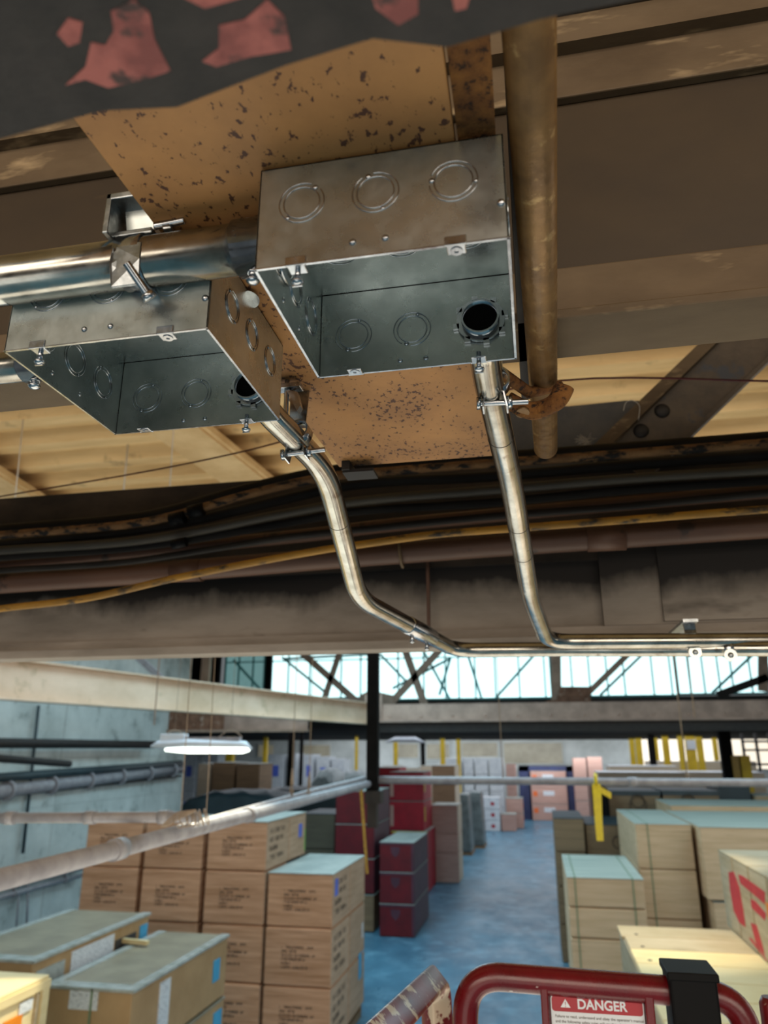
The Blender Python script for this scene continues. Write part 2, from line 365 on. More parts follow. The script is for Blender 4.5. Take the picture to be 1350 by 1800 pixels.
# far wall windows (daylit panes behind the last bays)
def farwin(x0, x1, yt, yb, glass='glass_far', Y=57.9):
    global wn; wn += 1
    a = P(x0, yt, Y=Y); b = P(x1, yb, Y=Y)
    f = struct(MB().box(a.x-.1, b.x+.1, Y-.02, Y+.02, b.z-.1, a.z+.1).build('window_%d' % wn, 'far_concrete'))
    MB().box(a.x, b.x, Y-.06, Y-.03, b.z, a.z).build('pane', glass, f)
for a in ((695, 735, 1308, 1332), (750, 790, 1308, 1334), (812, 875, 1306, 1330), (455, 480, 1310, 1330), (530, 580, 1310, 1330), (885, 990, 1306, 1342)): farwin(*a)
mat('glass_bright', '#fff6e4', '#e9d8bd', rough=.5, scale=.5, emis='#fff2dc', estr=1.0)
farwin(1118, 1268, 1296, 1352, 'glass_bright', 57.8); farwin(1276, 1500, 1296, 1352, 'glass_bright', 57.8)

# ================================================================== STEELWORK
# roof deck, corrugated, ribs along X
def corrugated(x0, x1, y0, y1, z, pitch, h):
    mb = MB(); prof = []; y = y0
    while y < y1:
        prof += [(y, z), (y+pitch*.30, z), (y+pitch*.42, z+h), (y+pitch*.86, z+h)]; y += pitch
    prof.append((y, z)); n = len(prof)
    for x in (x0, x1): mb.v += [(x, a, b) for a, b in prof]
    for i in range(n-1): mb.face([i, i+1, n+i+1, n+i])
    m2 = len(mb.v)
    for x in (x0, x1): mb.v += [(x, a, b+.01) for a, b in prof]
    for i in range(n-1): mb.face([m2+i+1, m2+i, m2+n+i, m2+n+i+1])
    return mb
struct(corrugated(-6, 6, -1.5, 5.6, 6.1, .30, .07).build('roof_deck', 'deck'))
def roof_purlin(pa, pb, label):
    a0 = P(pa[0], pa[1], Z=6.02); b0 = P(pb[0], pb[1], Z=6.02)
    t = thing('roof_purlin', (a0.x, a0.y, 5.98), label, 'purlin')
    d = (b0-a0).normalized(); a0 -= d*1.5; b0 += d*1.5; s = Vector((d.y, -d.x, 0))
    w_ = .13; z = 5.98
    def bar(o0, o1, z0, z1, nm):
        mb = MB(); p = [a0+s*o0, a0+s*o1, b0+s*o1, b0+s*o0]
        mb.hexa([(q.x, q.y, z0) for q in p]+[(q.x, q.y, z1) for q in p]); mb.build(nm, 'purlin', t)
    bar(-w_, w_, z, z+.015, 'lower_flange'); bar(-.012, .012, z+.015, 6.085, 'web')
    bar(-w_-.02, -w_+.012, z+.015, z+.05, 'flange_lip'); bar(w_-.012, w_+.02, z+.015, z+.05, 'flange_lip')
roof_purlin((318, 752), (460, 860), 'tan painted purlin under the corrugated deck, seen below the left junction box')
roof_purlin((0, 850), (90, 905), 'tan painted purlin at the left edge under the corrugated deck')

# girder along the view with rust-spotted soffit
g = thing('roof_girder', (-.16, .1, 4.91), 'tan painted girder with rust-spotted soffit above both junction boxes', 'girder')
MB().hexa([(-.291,.08,4.91),(-.03,.08,4.91),(-.037,1.015,4.91),(-.272,1.015,4.91),(-.291,.08,4.922),(-.03,.08,4.922),(-.037,1.015,4.922),(-.272,1.015,4.922)]).build('bottom_flange', 'spotted', g, bevel=.001)
MB().box(-.165, -.150, .08, .69, 4.922, 5.33).build('web', 'brown_steel', g)
MB().hexa([(-.028,.08,4.915),(.0,.08,4.915),(-.006,.60,4.915),(-.032,.60,4.915),(-.028,.08,4.93),(.0,.08,4.93),(-.006,.60,4.93),(-.032,.60,4.93)]).build('rusty_edge_strip', 'rusty', g, label='orange rust-crusted edge strip')
MB().box(-.262, -.25, .99, 1.03, 4.896, 4.91).box(-.262, -.215, .995, 1.03, 4.893, 4.898).build('end_clip', 'dark_steel', g)
# transverse built-up beam
b1 = thing('transverse_beam', (0, .8, 4.94), 'brown built-up steel beam crossing above the junction boxes', 'beam')
MB().box(-2.4, 1.6, .80, .812, 4.96, 5.46).build('web', 'brown_steel', b1)
MB().box(-2.4, 1.6, .712, .80, 4.94, 4.952).build('bottom_flange', 'brown_edge', b1, bevel=.002)
MB().box(-2.4, 1.6, .786, .80, 4.952, 5.055).build('lower_angle', 'brown_edge', b1, bevel=.002)
MB().box(-2.4, 1.6, .786, .80, 5.315, 5.46).build('upper_angle', 'brown_edge', b1, bevel=.002)
MB().box(-2.4, 1.6, .70, .80, 5.44, 5.455).build('top_flange', 'brown_edge', b1)
MB().box(-2.4, 1.6, .766, .786, 5.385, 5.43).build('cover_strip', 'brown_edge', b1)
# near bar with chipped red paint
nb = thing('steel_angle', (-.07, .15, 4.78), 'dark steel angle with chipped red paint crossing nearest the top of the photo', 'steel angle')
MB().prism([(-1.1,.285,4.78),(-.42,.256,4.78),(-.236,.243,4.781),(-.18,.237,4.78),(-.145,.242,4.78),(-.089,.231,4.78),(-.05,.226,4.78),(-.02,.236,4.78),(.018,.231,4.78),(.104,.229,4.78),(.3,.226,4.78),(1.2,.20,4.78),(1.2,.09,4.78),(-1.1,.09,4.78)], (0,0,.011)).build('angle_leg', 'black_bar', nb, bevel=.0015)
MB().box(-1.1, 1.2, .09, .101, 4.79, 4.85).build('upright_leg', 'black_bar', nb)
def chip(px):
    pts = [P(x, y, Z=4.7797) for x, y in px]; pts.reverse()
    MB().prism(pts, (0, 0, .0005)).build('paint_chip', 'red_paint', nb, label='flaking faded red paint')
chip([(115,150),(150,118),(160,75),(185,80),(200,55),(195,20),(235,0),(262,22),(272,70),(300,125),(255,140),(190,155),(150,140)])
chip([(355,108),(385,85),(385,45),(430,35),(470,0),(500,30),(512,88),(440,100),(380,118)])
chip([(100,60),(120,32),(145,40),(140,75),(120,82)]); chip([(650,-20),(735,-20),(735,25),(700,45),(660,15)]); chip([(790,-25),(830,-20),(820,15),(800,20)])
chip([(300,-40),(420,-45),(430,-5),(360,15),(310,-10)]); chip([(560,-60),(650,-60),(640,-30),(580,-20)])
# bronze painted pipe along the view
bp = thing('overhead_pipe', (.03, .7, 4.905), 'bronze painted pipe running away to the right of the junction boxes', 'pipe')
MB().tube([(.017,.2,4.922),(.036,1.03,4.922)], .0168, 24).build('pipe_body', 'bronze', bp)
st = MB(); q = [P(895,705,Z=4.885), P(935,722,Z=4.878), P(975,708,Z=4.882), P(992,682,Z=4.905)]
st.tube(catmull(q, 8), .006, 10, squash=2.0)
st.tube([P(880,655,Z=4.9), P(930,690,Z=4.9), P(985,678,Z=4.915)], .007, 8)
st.build('pipe_strap', 'rusty', bp, label='rusty dark strap around the pipe')
MB().disc(P(918, 722, Z=4.875), (0, -.3, -1), .008, .004).build('strap_bolt', 'bronze', bp)
MB().box(.005, .03, .16, .9, 4.94, 5.0).build('pipe_hanger_channel', 'dark_steel', bp)

# steel brace, gusset behind
def strip(pa, pb, w_, Y, th):     # bar between 2 photo points in the vertical plane Y
    a = P(pa[0], pa[1], Y=Y); b = P(pb[0], pb[1], Y=Y); d = (b-a).normalized(); n = Vector((-d.z, 0, d.x))*w_/2
    return [a+n, a-n, b-n, b+n], (0, th, 0)
gs = tag(MB().prism([P(870,716,Y=1.835),P(1000,714,Y=1.835),P(1100,704,Y=1.835),P(1206,706,Y=1.835),P(1206,800,Y=1.835),P(870,830,Y=1.835)], (0,.012,0)).build('gusset_plate', 'gusset_steel'), 'dark blue-grey gusset plate behind the cable bundle', 'steel plate')
dc = thing('diagonal_brace', P(1060, 800, Y=1.8), 'dark diagonal channel brace with two bolt holes at the right edge', 'brace')
p_, o_ = strip((1100,815),(1440,487), .125, 1.80, .008); MB().prism(p_, o_).build('channel_web', 'channel_steel', dc, bevel=.001)
p_, o_ = strip((1040,800),(1400,452), .030, 1.775, .03); MB().prism(p_, o_).build('channel_flange', 'brown_edge', dc)
p_, o_ = strip((1142,832),(1480,506), .010, 1.775, .03); MB().prism(p_, o_).build('channel_flange', 'channel_steel', dc)
for (x, y) in ((1127,757),(1164,722)): MB().dome(P(x, y, Y=1.798), (0,-1,0), .019, .008).build('bolt_head', 'dark_steel', dc)
# fluff caught on steel
fl = MB()
for k in range(26):
    c = P(1028+random.uniform(-8,8), 778+random.uniform(-6,6), Y=1.77); d = Vector((random.gauss(0,1),random.gauss(0,.5),random.gauss(0,1))).normalized()*random.uniform(.01,.028)
    fl.tube([c-d, c+Vector((0,0,.003)), c+d], .0005, 4, False)
tag(fl.build('dust_fluff', 'fluff'), 'pale tuft of dust fluff caught on the dark gusset plate', 'dust')
tag(MB().tube(catmull([P(1096,722,Y=1.77),P(1100,708,Y=1.77),P(1112,704,Y=1.77),P(1124,714,Y=1.77),P(1122,738,Y=1.77)],6), .0009, 5).build('loose_thread', 'fluff'), 'curled white thread on the diagonal brace', 'thread')

# conduit/cable carrying beam
b2 = thing('cable_beam', (0, 1.8, 4.74), 'grimy grey-brown beam carrying the cable bundle across the photo', 'beam')
zb = .24
p0 = P(0,1120,Y=2.05); 
def zat(px, py, Y): return P(px, py, Y=Y).z
MB().box(-2.6, 2.0, 1.86, 1.875, 4.76, 5.20).build('web', 'sooty', b2)
MB().box(-2.6, 2.0, 1.80, 1.875, 4.738, 4.760).build('bottom_flange', 'sooty', b2, bevel=.002)
MB().box(-2.6, 2.0, 1.84, 1.86, 4.76, 4.785).build('flange_angle', 'sooty', b2)
MB().box(-2.6, 2.0, 1.845, 1.86, 4.95, 5.225).build('soot_covered_plate', 'soot_band', b2, label='black soot band above the beam face')
x1 = P(1055,1030,Y=1.85).x; MB().box(x1, 2.0, 1.835, 1.86, 4.785, 5.05).build('splice_plate', 'sooty', b2)
x2 = P(1158,1030,Y=1.85).x; MB().box(x2, 2.0, 1.826, 1.835, 4.79, 5.05).build('splice_plate', 'sooty', b2)
# hanger straps on the beam
hs = MB(); hs.box(P(752,1000,Y=1.82).x-.004, P(752,1000,Y=1.82).x+.004, 1.815, 1.825, 4.78, 5.0)
hs.build('hanger_strap', 'brown_pipe', b2)

YB = 1.66
def run(name, pts, thick_px, m, label, cat, Y=YB, seg=12, group=None, bits=None):
    q = catmull([P(x, y, Y=Y+(dy if False else 0)) for x, y in pts], 6)
    r = thick_px/2/F*Y*1.02
    q = [q[0]+(q[0]-q[3]).normalized()*.9]+q+[q[-1]+(q[-1]-q[-4]).normalized()*.9]      # run on past the frame
    if bits:
        t = thing(name, q[1], label, cat, group); MB().tube(q, r, seg).build('pipe_body' if 'pipe' in name else 'cable_body', m, t)
        for (bx, by, L_, k_) in bits:
            c = P(bx, by, Y=Y); MB().tube([c-Vector((L_/2,0,-L_*.0)), c+Vector((L_/2,0,0))], r*k_, 20).build('coupling', m, t)
        return t
    return tag(MB().tube(q, r, seg).build(name, m), label, cat, group)
def sh(pts, d): return [(x, y+d) for x, y in pts]
top = [(-80,948),(0,938),(200,922),(300,905),(430,868),(560,838),(680,826),(860,812),(1100,795),(1350,776),(1450,768)]
run('electrical_cable', sh(top,-7), 22, 'rubber', 'black cable lying topmost on the cable bundle', 'cable', Y=1.72)
run('electrical_cable', sh(top,3), 17, 'cracked', 'cable with cracked orange-brown sheath at the top of the bundle', 'cable', Y=1.62)
run('electrical_cable', [(-80,965),(0,957),(200,938),(330,918),(500,878),(640,850),(860,838),(1100,818),(1350,800),(1450,792)], 20, 'rubber', 'thick black cable directly below the cracked orange-brown cable', 'cable', Y=1.66)
run('electrical_cable', [(-80,980),(0,968),(200,955),(330,937),(500,903),(640,880),(860,862),(1100,842),(1350,826),(1450,818)], 18, 'olive_cable', 'dusty olive-grey cable in the middle of the bundle', 'cable', Y=1.63)
run('electrical_cable', [(-80,990),(0,980),(200,966),(330,950),(500,920),(640,898),(860,884),(1100,862),(1350,845),(1450,838)], 16, 'rubber', 'slim black cable below the dusty olive-grey cable', 'cable', Y=1.65)
run('electrical_cable', [(-80,1012),(0,1003),(200,990),(330,972),(500,945),(640,930),(860,908),(1100,890),(1350,866),(1450,858)], 13, 'rubber', 'lowest black cable, just above the yellow cable at right', 'cable', Y=1.64)
run('electrical_cable', [(-80,1082),(0,1070),(150,1052),(300,1018),(450,988),(560,968),(650,955),(760,940),(860,932),(1100,914),(1350,895),(1450,888)], 14, 'yellow_cable', 'grimy yellow cable sagging lower left under the black cables', 'cable', Y=1.58)
run('steel_pipe', [(-80,1000),(0,993),(500,945),(700,922),(1100,885),(1450,855)], 26, 'brown_pipe', 'narrow brown pipe half hidden behind the black cables', 'pipe', Y=1.74)
run('steel_pipe', [(-80,1032),(0,1026),(300,1005),(600,980),(860,960),(1100,943),(1350,925),(1450,918)], 40, 'brown_pipe', 'large brown pipe with coupling running below the yellow cable', 'pipe', Y=1.70, seg=20, bits=[(1065,946,.085,1.12),(330,1003,.08,1.08)])
MB().torus(P(705,975,Y=1.70), (1,.05,.1), .030, .004, 24, 6).build('pipe_ring', 'brown_edge', [o for o in bpy.data.objects if o.name.startswith('steel_pipe') and o.type == 'EMPTY'][0])
# black tape wraps on the bundle
for i, (x, y, lab) in enumerate(((312, 912, 'wide black tape wrap around the cracked cable, left of the tan purlin'), (345, 898, 'narrow black tape wrap beside the wide one on the cracked cable'), (315, 955, 'black tape wrap low on the left of the bundle'))):
    c = P(x, y, Y=1.61); tag(MB().tube([c-Vector((.018,0,.003)), c+Vector((.018,0,.003))], .017 if i < 2 else .012, 14).build('tape_wrap', 'black_plastic'), lab, 'tape')

# red string
tag(MB().tube(catmull([P(-60,888,Y=1.75),P(0,873,Y=1.75),P(250,830,Y=1.7),P(430,793,Y=1.65),P(560,757,Y=1.6)],6)+catmull([P(700,735,Y=1.5),P(985,669,Y=1.45),P(1350,670,Y=1.45),P(1450,671,Y=1.45)],6), .0021, 6).build('red_string', 'red_string'), 'thin dark red string stretched across below the deck', 'string')

# ================================================================== JUNCTION BOXES
def junction_box(x0, x1, y0, y1, z0, z1, label, hole_x, left_hole=None):
    t = thing('junction_box', ((x0+x1)/2, (y0+y1)/2, z0), label, 'junction box', 'steel junction boxes')
    s = .0016; W = x1-x0; H = z1-z0; D = y1-y0
    hr = .0166; hz = H*.45
    b = MB()
    b.box(x0, x1, y0, y0+s, z0, z1)                                    # near wall
    b.box(x0, x0+s, y0, y1, z0, z1); b.box(x1-s, x1, y0, y1, z0, z1)   # side walls
    b.box(x0, x1, y0, y1, z1-s, z1)                                    # back
    b.holed((x0, y1-s, z0), (1,0,0), (0,0,1), W, H, hole_x-x0, hz, hr); b.holed((x1, y1, z0), (-1,0,0), (0,0,1), W, H, x1-hole_x, hz, hr)
    b.build('box_body', 'galv_sheet', t, bevel=.0004)
    e = MB(); lip = .0012                                              # folded open rim
    e.box(x0-.0003, x1+.0003, y0-.0004, y0+lip*1.3, z0-.0006, z0+.0004); e.box(x0-.0003, x1+.0003, y1-lip*1.3, y1+.0004, z0-.0006, z0+.0004)
    e.box(x0-.0004, x0+lip*1.3, y0, y1, z0-.0006, z0+.0004); e.box(x1-lip*1.3, x1+.0004, y0, y1, z0-.0006, z0+.0004)
    e.build('rim', 'zinc', t)
    def ko(c, ax, r=.0152, a0=0):
        k = MB(); k.torus(c, ax, r*1.10, .00055, 36, 6, a0, a0+330); k.torus(c, ax, r*.88, .0006, 36, 6)
        a = Vector(ax).normalized(); u = a.orthogonal().normalized(); v = a.cross(u); th = math.radians(a0+345); d = u*math.cos(th)+v*math.sin(th)
        k.dome(Vector(c)+d*r, ax, .0022, .0012, 10, 3); k.dome(Vector(c)-d*r*1.02, ax, .0016, .0010, 10, 3)
        k.build('knockout', 'zinc', t)
    xs = [x0+W*f for f in (.185, .49, .80)]
    for i, x in enumerate(xs): ko((x, y0-.0002, z0+H*.60), (0,-1,0), a0=200+i*60)
    for x in xs:
        if abs(x-hole_x) > .03: ko((x, y1-s-.0003, z0+hz), (0,-1,0), a0=40)
    for x in xs: ko((x, y0+D*.62, z1-s-.0003), (0,0,-1), a0=20)
    for x in xs[:2]: ko((x+.01, y0+D*.30, z1-s-.0003), (0,0,-1), a0=20)
    for f in (.25, .52, .80):
        ko((x0+s+.0003, y0+D*f, z0+H*.5), (1,0,0), a0=90); ko((x1+.0003, y0+D*f, z0+H*.56), (1,0,0), r=.0135, a0=90)
    # rivets
    for x in (x0+W*.40, x0+W*.53):
        MB().dome((x, y0-.0002, z0+.012), (0,-1,0), .0026, .0017).build('rivet', 'zinc', t)
        MB().dome((x+.005, y1-s, z0+.008), (0,-1,0), .0024, .0015).build('rivet', 'zinc', t)
    for (x, y, ax) in ((x1-.004, y0-.0002, (0,-1,0)),): MB().dome((x, y, z0+.028), ax, .003, .002).build('rivet', 'zinc', t)
    for y in (y0+D*.35, y0+D*.6): MB().dome((x0+s, y, z0+.012), (1,0,0), .0024, .0015).build('rivet', 'zinc', t)
    # cover screw tabs
    for (x, y, d, scr) in ((x0+W*.17, y0, 1, True), (x0+W*.80, y0, 1, False), (x0+W*.20, y1, -1, False), (x0+W*.82, y1, -1, True)):
        tb = MB(); tb.box(x-.0065, x+.0065, min(y, y+d*.010), max(y, y+d*.010), z0-.0012, z0+.0002)
        tb.box(x-.0075, x+.0075, min(y-.0012*d, y+.0014*d), max(y-.0012*d, y+.0014*d), z0-.0012, z0+.006)
        o = tb.build('screw_tab', 'zinc', t, bevel=.0008)
        if scr:
            sm_ = MB(); sm_.tube([(x, y+d*.0058, z0-.011), (x, y+d*.0058, z0+.006)], .0021, 12); sm_.dome((x, y+d*.0058, z0-.010), (0,0,-1), .0046, .0032)
            sm_.box(x-.0036, x+.0036, y+d*.0058-.0005, y+d*.0058+.0005, z0-.0140, z0-.0126); sm_.build('cover_screw', 'zinc', o)
        else:
            MB().ring((x, y+d*.0058, z0-.0020), (0,0,1), .0016, .0042, .001, 16).build('screw_hole', 'zinc', o)
    # corner seam lines
    se = MB()
    for x in (x0+s, x1-s): se.tube([(x, y1-s, z0), (x, y1-s, z1-s)], .0006, 6)
    se.tube([(x0, y1-s, z1-s), (x1, y1-s, z1-s)], .0006, 6); se.build('seam', 'dark_steel', t)
    MB().disc((x0+W*.62, y0+D*.12, z1-s-.0004), (0,0,-1), .0035, .0006).build('mounting_hole', 'hole_dark', t)
    # locknut and throat of the connector in the open knockout
    ln = MB(); c = Vector((hole_x, y1-s, z0+hz))
    ln.ring(c-Vector((0,.0035,0)), (0,1,0), .0166, .0212, .0032, 40)
    for k in range(8):
        th = math.pi/4*k+.2; d = Vector((math.cos(th), 0, math.sin(th)))*.0218; ln.box(c.x+d.x-.0026, c.x+d.x+.0026, c.y-.0035, c.y-.0005, c.z+d.z-.0026, c.z+d.z+.0026)
    ln.build('locknut', 'zinc', t)
    MB().ring(c-Vector((0,.010,0)), (0,1,0), .0150, .0166, .024, 40).build('connector_throat', 'zinc', t)
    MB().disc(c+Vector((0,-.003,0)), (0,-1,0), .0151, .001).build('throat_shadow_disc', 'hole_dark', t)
    if left_hole:
        c = Vector((x0, left_hole[0], left_hole[1]))
        MB().ring(c+Vector((.0015,0,0)), (1,0,0), .0165, .0225, .003, 40).build('locknut', 'zinc', t)
    return t
MX0, MX1, MY0, MY1, MZ0, MZ1 = -.176, .001, .416, .577, 4.822, 4.908
junction_box(MX0, MX1, MY0, MY1, MZ0, MZ1, 'open galvanized junction box at upper centre, right of the fat conduit end', -.028, (.47, 4.872))
LX0, LX1, LY0, LY1 = -.424, -.240, .480, .656
junction_box(LX0, LX1, LY0, LY1, 4.822, 4.908, 'open galvanized junction box lower left, behind the fat conduit', -.272)

# ================================================================== CONDUITS
def connector(t, c, d, r, L_, screw=True):     # set screw connector sleeve, at c going along d
    c = Vector(c); d = Vector(d).normalized()
    cn = MB().tube([c, c+d*L_*.15, c+d*L_*.18, c+d*L_], [r*1.25, r*1.25, r*1.14, r*1.14], 28).build('connector', 'zinc', t)
    if screw:
        q = c+d*L_*.62; MB().tube([q+Vector((0,0,-r*.8)), q+Vector((0,0,-r*1.55))], .0036, 12).dome(q+Vector((0,0,-r*1.5)), (0,0,-1), .0058, .004).torus(q+Vector((0,0,-r*1.2)), (0,0,1), .0042, .001, 16, 6).build('set_screw', 'zinc', cn)
fc = thing('fat_conduit', (-.5, .47, 4.866), 'fat galvanized conduit entering the upper junction box from the left edge', 'conduit')
FR = .0205; FZ = 4.883; FY = .468
MB().tube([(-.95, FY, FZ), (-.205, FY, FZ)], FR, 36).build('conduit_tube', 'emt', fc)
connector(fc, (-.1765, FY, FZ), (-1, 0, 0), FR*.98, .036)
sc_ = thing('conduit_stub', (-.47, .56, 4.85), 'short galvanized connector entering the lower left box at the left edge', 'conduit')
MB().tube([(-.7, .55, 4.850), (-.45, .55, 4.850)], .0148, 28).build('conduit_tube', 'emt', sc_); connector(sc_, (-.425, .55, 4.850), (-1,0,0), .0148, .034)
# emt runs
def conduit(name, pts, r, label, marks, conn):
    t = thing(name, pts[0], label, 'conduit'); path = fillet(pts, .05, 10)
    MB().tube(path, r, 32).build('conduit_tube', 'emt', t)
    for m_ in marks:
        i = min(int(m_*(len(path)-1)), len(path)-2); a, b = path[i], path[i+1]; c = a+(b-a)*.5; d = (b-a).normalized()
        MB().ring(c, d, r*.99, r*1.015, .0009, 32).build('pencil_mark', 'dark_steel', t)
    return t
R = .0148
rz = MZ0+.0387
cR = conduit('emt_conduit', [(-.028,.590,rz), (-.0285,.66,4.853), P(899,850,Y=.90), P(932,1050,Y=1.24), P(962,1128,Y=1.47), P(1500,1124,Y=1.62), P(2050,1118,Y=1.62)], R, 'right bent conduit dropping from the upper junction box to the long run', (), None)
cL = conduit('emt_conduit', [(-.272,.669,rz), (-.268,.70,4.852), P(572,826,Y=.84), P(630,1052,Y=1.12), P(800,1143,Y=1.52), P(1000,1141,Y=1.56), P(1500,1140,Y=1.56), P(2050,1140,Y=1.56)], R, 'left double-bent conduit dropping from the lower left box to the long run', (), None)
def band(t, a, b, m='dark_steel', k=1.02, r=R, nm='pencil_mark'):
    MB().ring(a, (Vector(b)-Vector(a)), r*.98, r*k, .0008, 32).build(nm, m, t)
def on(path_a, path_b, f): return Vector(path_a)+(Vector(path_b)-Vector(path_a))*f
for a_, b_, fs in ((P(899,850,Y=.90), P(932,1050,Y=1.24), (.3,.55)), ((-.0285,.66,4.853), P(899,850,Y=.90), (.5,))):
    for f in fs: band(cR, on(a_, b_, f), b_)
band(cL, on(P(572,826,Y=.84), P(630,1052,Y=1.12), .35), P(630,1052,Y=1.12))
a_, b_ = P(630,1052,Y=1.12), P(800,1143,Y=1.52)
cpl = MB().tube([on(a_,b_,.44), on(a_,b_,.45), on(a_,b_,.70), on(a_,b_,.71)], [R*1.02,R*1.12,R*1.12,R*1.02], 32).build('coupling', 'zinc', cL)
for f in (.49,.65):
    q = on(a_,b_,f); MB().tube([q-Vector((0,0,R)), q-Vector((0,0,R*1.8))], .0034, 10).dome(q-Vector((0,0,R*1.7)), (0,0,-1), .005, .004).build('set_screw', 'zinc', cpl)
connector(cR, (-.028,.577,rz), (-.0005,.05,-.006), R, .03, False); connector(cL, (-.272,.656,rz), (.004,.05,-.01), R, .03, False)

def threaded(mb, a, b, r):
    a = Vector(a); b = Vector(b); n = int((b-a).length/.0013); pts = []; rr = []
    for i in range(n*2+1): pts.append(a+(b-a)*i/(n*2)); rr.append(r if i % 2 else r*.80)
    return mb.tube(pts, rr, 12)
def hexnut(mb, c, d, r, h): return mb.tube([Vector(c), Vector(c)+Vector(d).normalized()*h], r, 6)
# conduit hangers (clamp straps with a cross bolt)
def hanger(c, d, label, bolt_dir):
    c = Vector(c); d = Vector(d).normalized(); bd = Vector(bolt_dir).normalized()
    t = thing('conduit_hanger', c, label, 'pipe clamp')
    MB().ring(c-d*.007, d, R*1.01, R*1.14, .014, 36).build('clamp_band', 'zinc', t)
    side = d.cross(bd).normalized()
    ear = MB()
    up = Vector((0,0,-1)); base = c+up*R*1.05
    for k in (-1, 1):
        e0 = base+bd*.008*k
        ear.prism([e0-d*.007+bd*.001*k, e0+d*.007+bd*.001*k, e0+d*.006+up*.016+bd*.004*k, e0-d*.006+up*.016+bd*.004*k], bd*.0016)
    ear.build('clamp_ear', 'zinc', t)
    bc = base+up*.008
    bb = MB(); threaded(bb, bc-bd*.018, bc+bd*.034, .0032); bo = bb.build('bolt', 'zinc', t)
    hexnut(MB(), bc+bd*.012, bd, .0068, .0055).build('nut', 'zinc', bo); hexnut(MB(), bc-bd*.018, bd, .0064, .004).build('bolt_head', 'zinc', bo)
    MB().prism([c+Vector((-.010,0,R)), c+Vector((.010,0,R)), c+Vector((.012,.004,R+.045)), c+Vector((-.012,.004,R+.045))], (0,.002,0)).build('hanger_plate', 'zinc', t)
    return t
hanger(P(868,690,Y=.685)+Vector((0,0,.012)), (0,1,-.25), 'shiny clamp with cross bolt on the right bent conduit', (1,.15,.02))
hanger(P(522,772,Y=.76)+Vector((0,0,.006)), (.2,1,-.3), 'shiny clamp with cross bolt on the left bent conduit', (1,.1,.10))
# beam clamp holding the left hanger at the soffit edge
cl2 = thing('beam_clamp', P(505,690,Z=4.90), 'small zinc beam clamp above the left bent conduit hanger', 'beam clamp')
a = P(500,680,Z=4.90); MB().box(a.x-.018,a.x+.020,a.y-.004,a.y+.010,4.897,4.903).box(a.x-.018,a.x-.014,a.y-.004,a.y+.010,4.897,4.935).box(a.x-.018,a.x+.012,a.y-.004,a.y+.010,4.93,4.935).build('clamp_jaw', 'zinc', cl2, bevel=.0006)
mb = MB(); threaded(mb, (a.x+.002,a.y+.003,4.86), (a.x+.002,a.y+.003,4.91), .003); mb.build('bolt', 'zinc', cl2)
mb = MB(); mb.prism([(a.x+.002,a.y,4.897),(a.x+.016,a.y,4.892),(a.x+.020,a.y,4.874),(a.x+.016,a.y,4.868)], (0,.010,0)); mb.build('clamp_spring', 'zinc', cl2)
# big beam clamp + strap holding the fat conduit
bc = thing('beam_clamp', (-.315, FY, 4.89), 'large galvanized beam clamp and ring holding the fat conduit', 'beam clamp')
cx = P(248, 430, Y=FY).x
MB().ring((cx-.011, FY, FZ), (1,0,0), FR*1.02, FR*1.12, .022, 40).build('clamp_band', 'zinc', bc)
MB().prism([(cx-.010,FY-.004,FZ+FR*.9),(cx+.014,FY-.004,FZ+FR*.9),(cx+.012,FY-.010,4.93),(cx-.012,FY-.010,4.93)], (0,.003,0)).build('hanger_plate', 'galv_sheet', bc)
j = MB(); j.box(cx-.020, cx+.016, FY-.026, FY+.004, 4.928, 4.934); j.box(cx-.020, cx-.015, FY-.026, FY+.004, 4.896, 4.934); j.box(cx-.020, cx+.018, FY-.016, FY+.004, 4.899, 4.904)
j.prism([(cx+.012,FY-.014,4.932),(cx+.022,FY-.014,4.932),(cx+.034,FY-.014,4.902),(cx+.026,FY-.014,4.902)], (0,.010,0)); j.build('clamp_jaw', 'galv', bc, bevel=.001)
j = MB(); threaded(j, (cx+.018,FY-.012,4.907), (cx+.044,FY-.012,4.909), .0032); j.build('jaw_bolt', 'zinc', bc)
lo = MB(); q0 = Vector((cx+.0,FY-FR*1.08,FZ-.004)); lo.prism([(cx-.010,FY-FR*1.10,FZ+.002),(cx+.014,FY-FR*1.10,FZ+.002),(cx+.016,FY-FR*1.25,FZ-.016),(cx+.015,FY-FR*1.0,FZ-.036),(cx-.009,FY-FR*1.0,FZ-.036),(cx-.010,FY-FR*1.25,FZ-.016)], (0,.0022,0)); lo.build('clamp_ear', 'galv', bc, bevel=.0006)
sb = MB(); s0 = P(222,462,Y=.425); s1 = P(258,515,Y=.440); threaded(sb, s0, s1, .0035); bo = sb.build('bolt', 'zinc', bc)
sb = MB(); hexnut(sb, s1, s1-s0, .0058, .005); sb.build('nut', 'zinc', bo)
# white washer disc beyond left box
wd = P(437,525,Z=4.905); tag(MB().disc(wd, (0,-.3,-1), .0105, .0015, 32).build('washer', 'zinc'), 'pale round knockout disc stuck on the soffit between the boxes', 'washer')
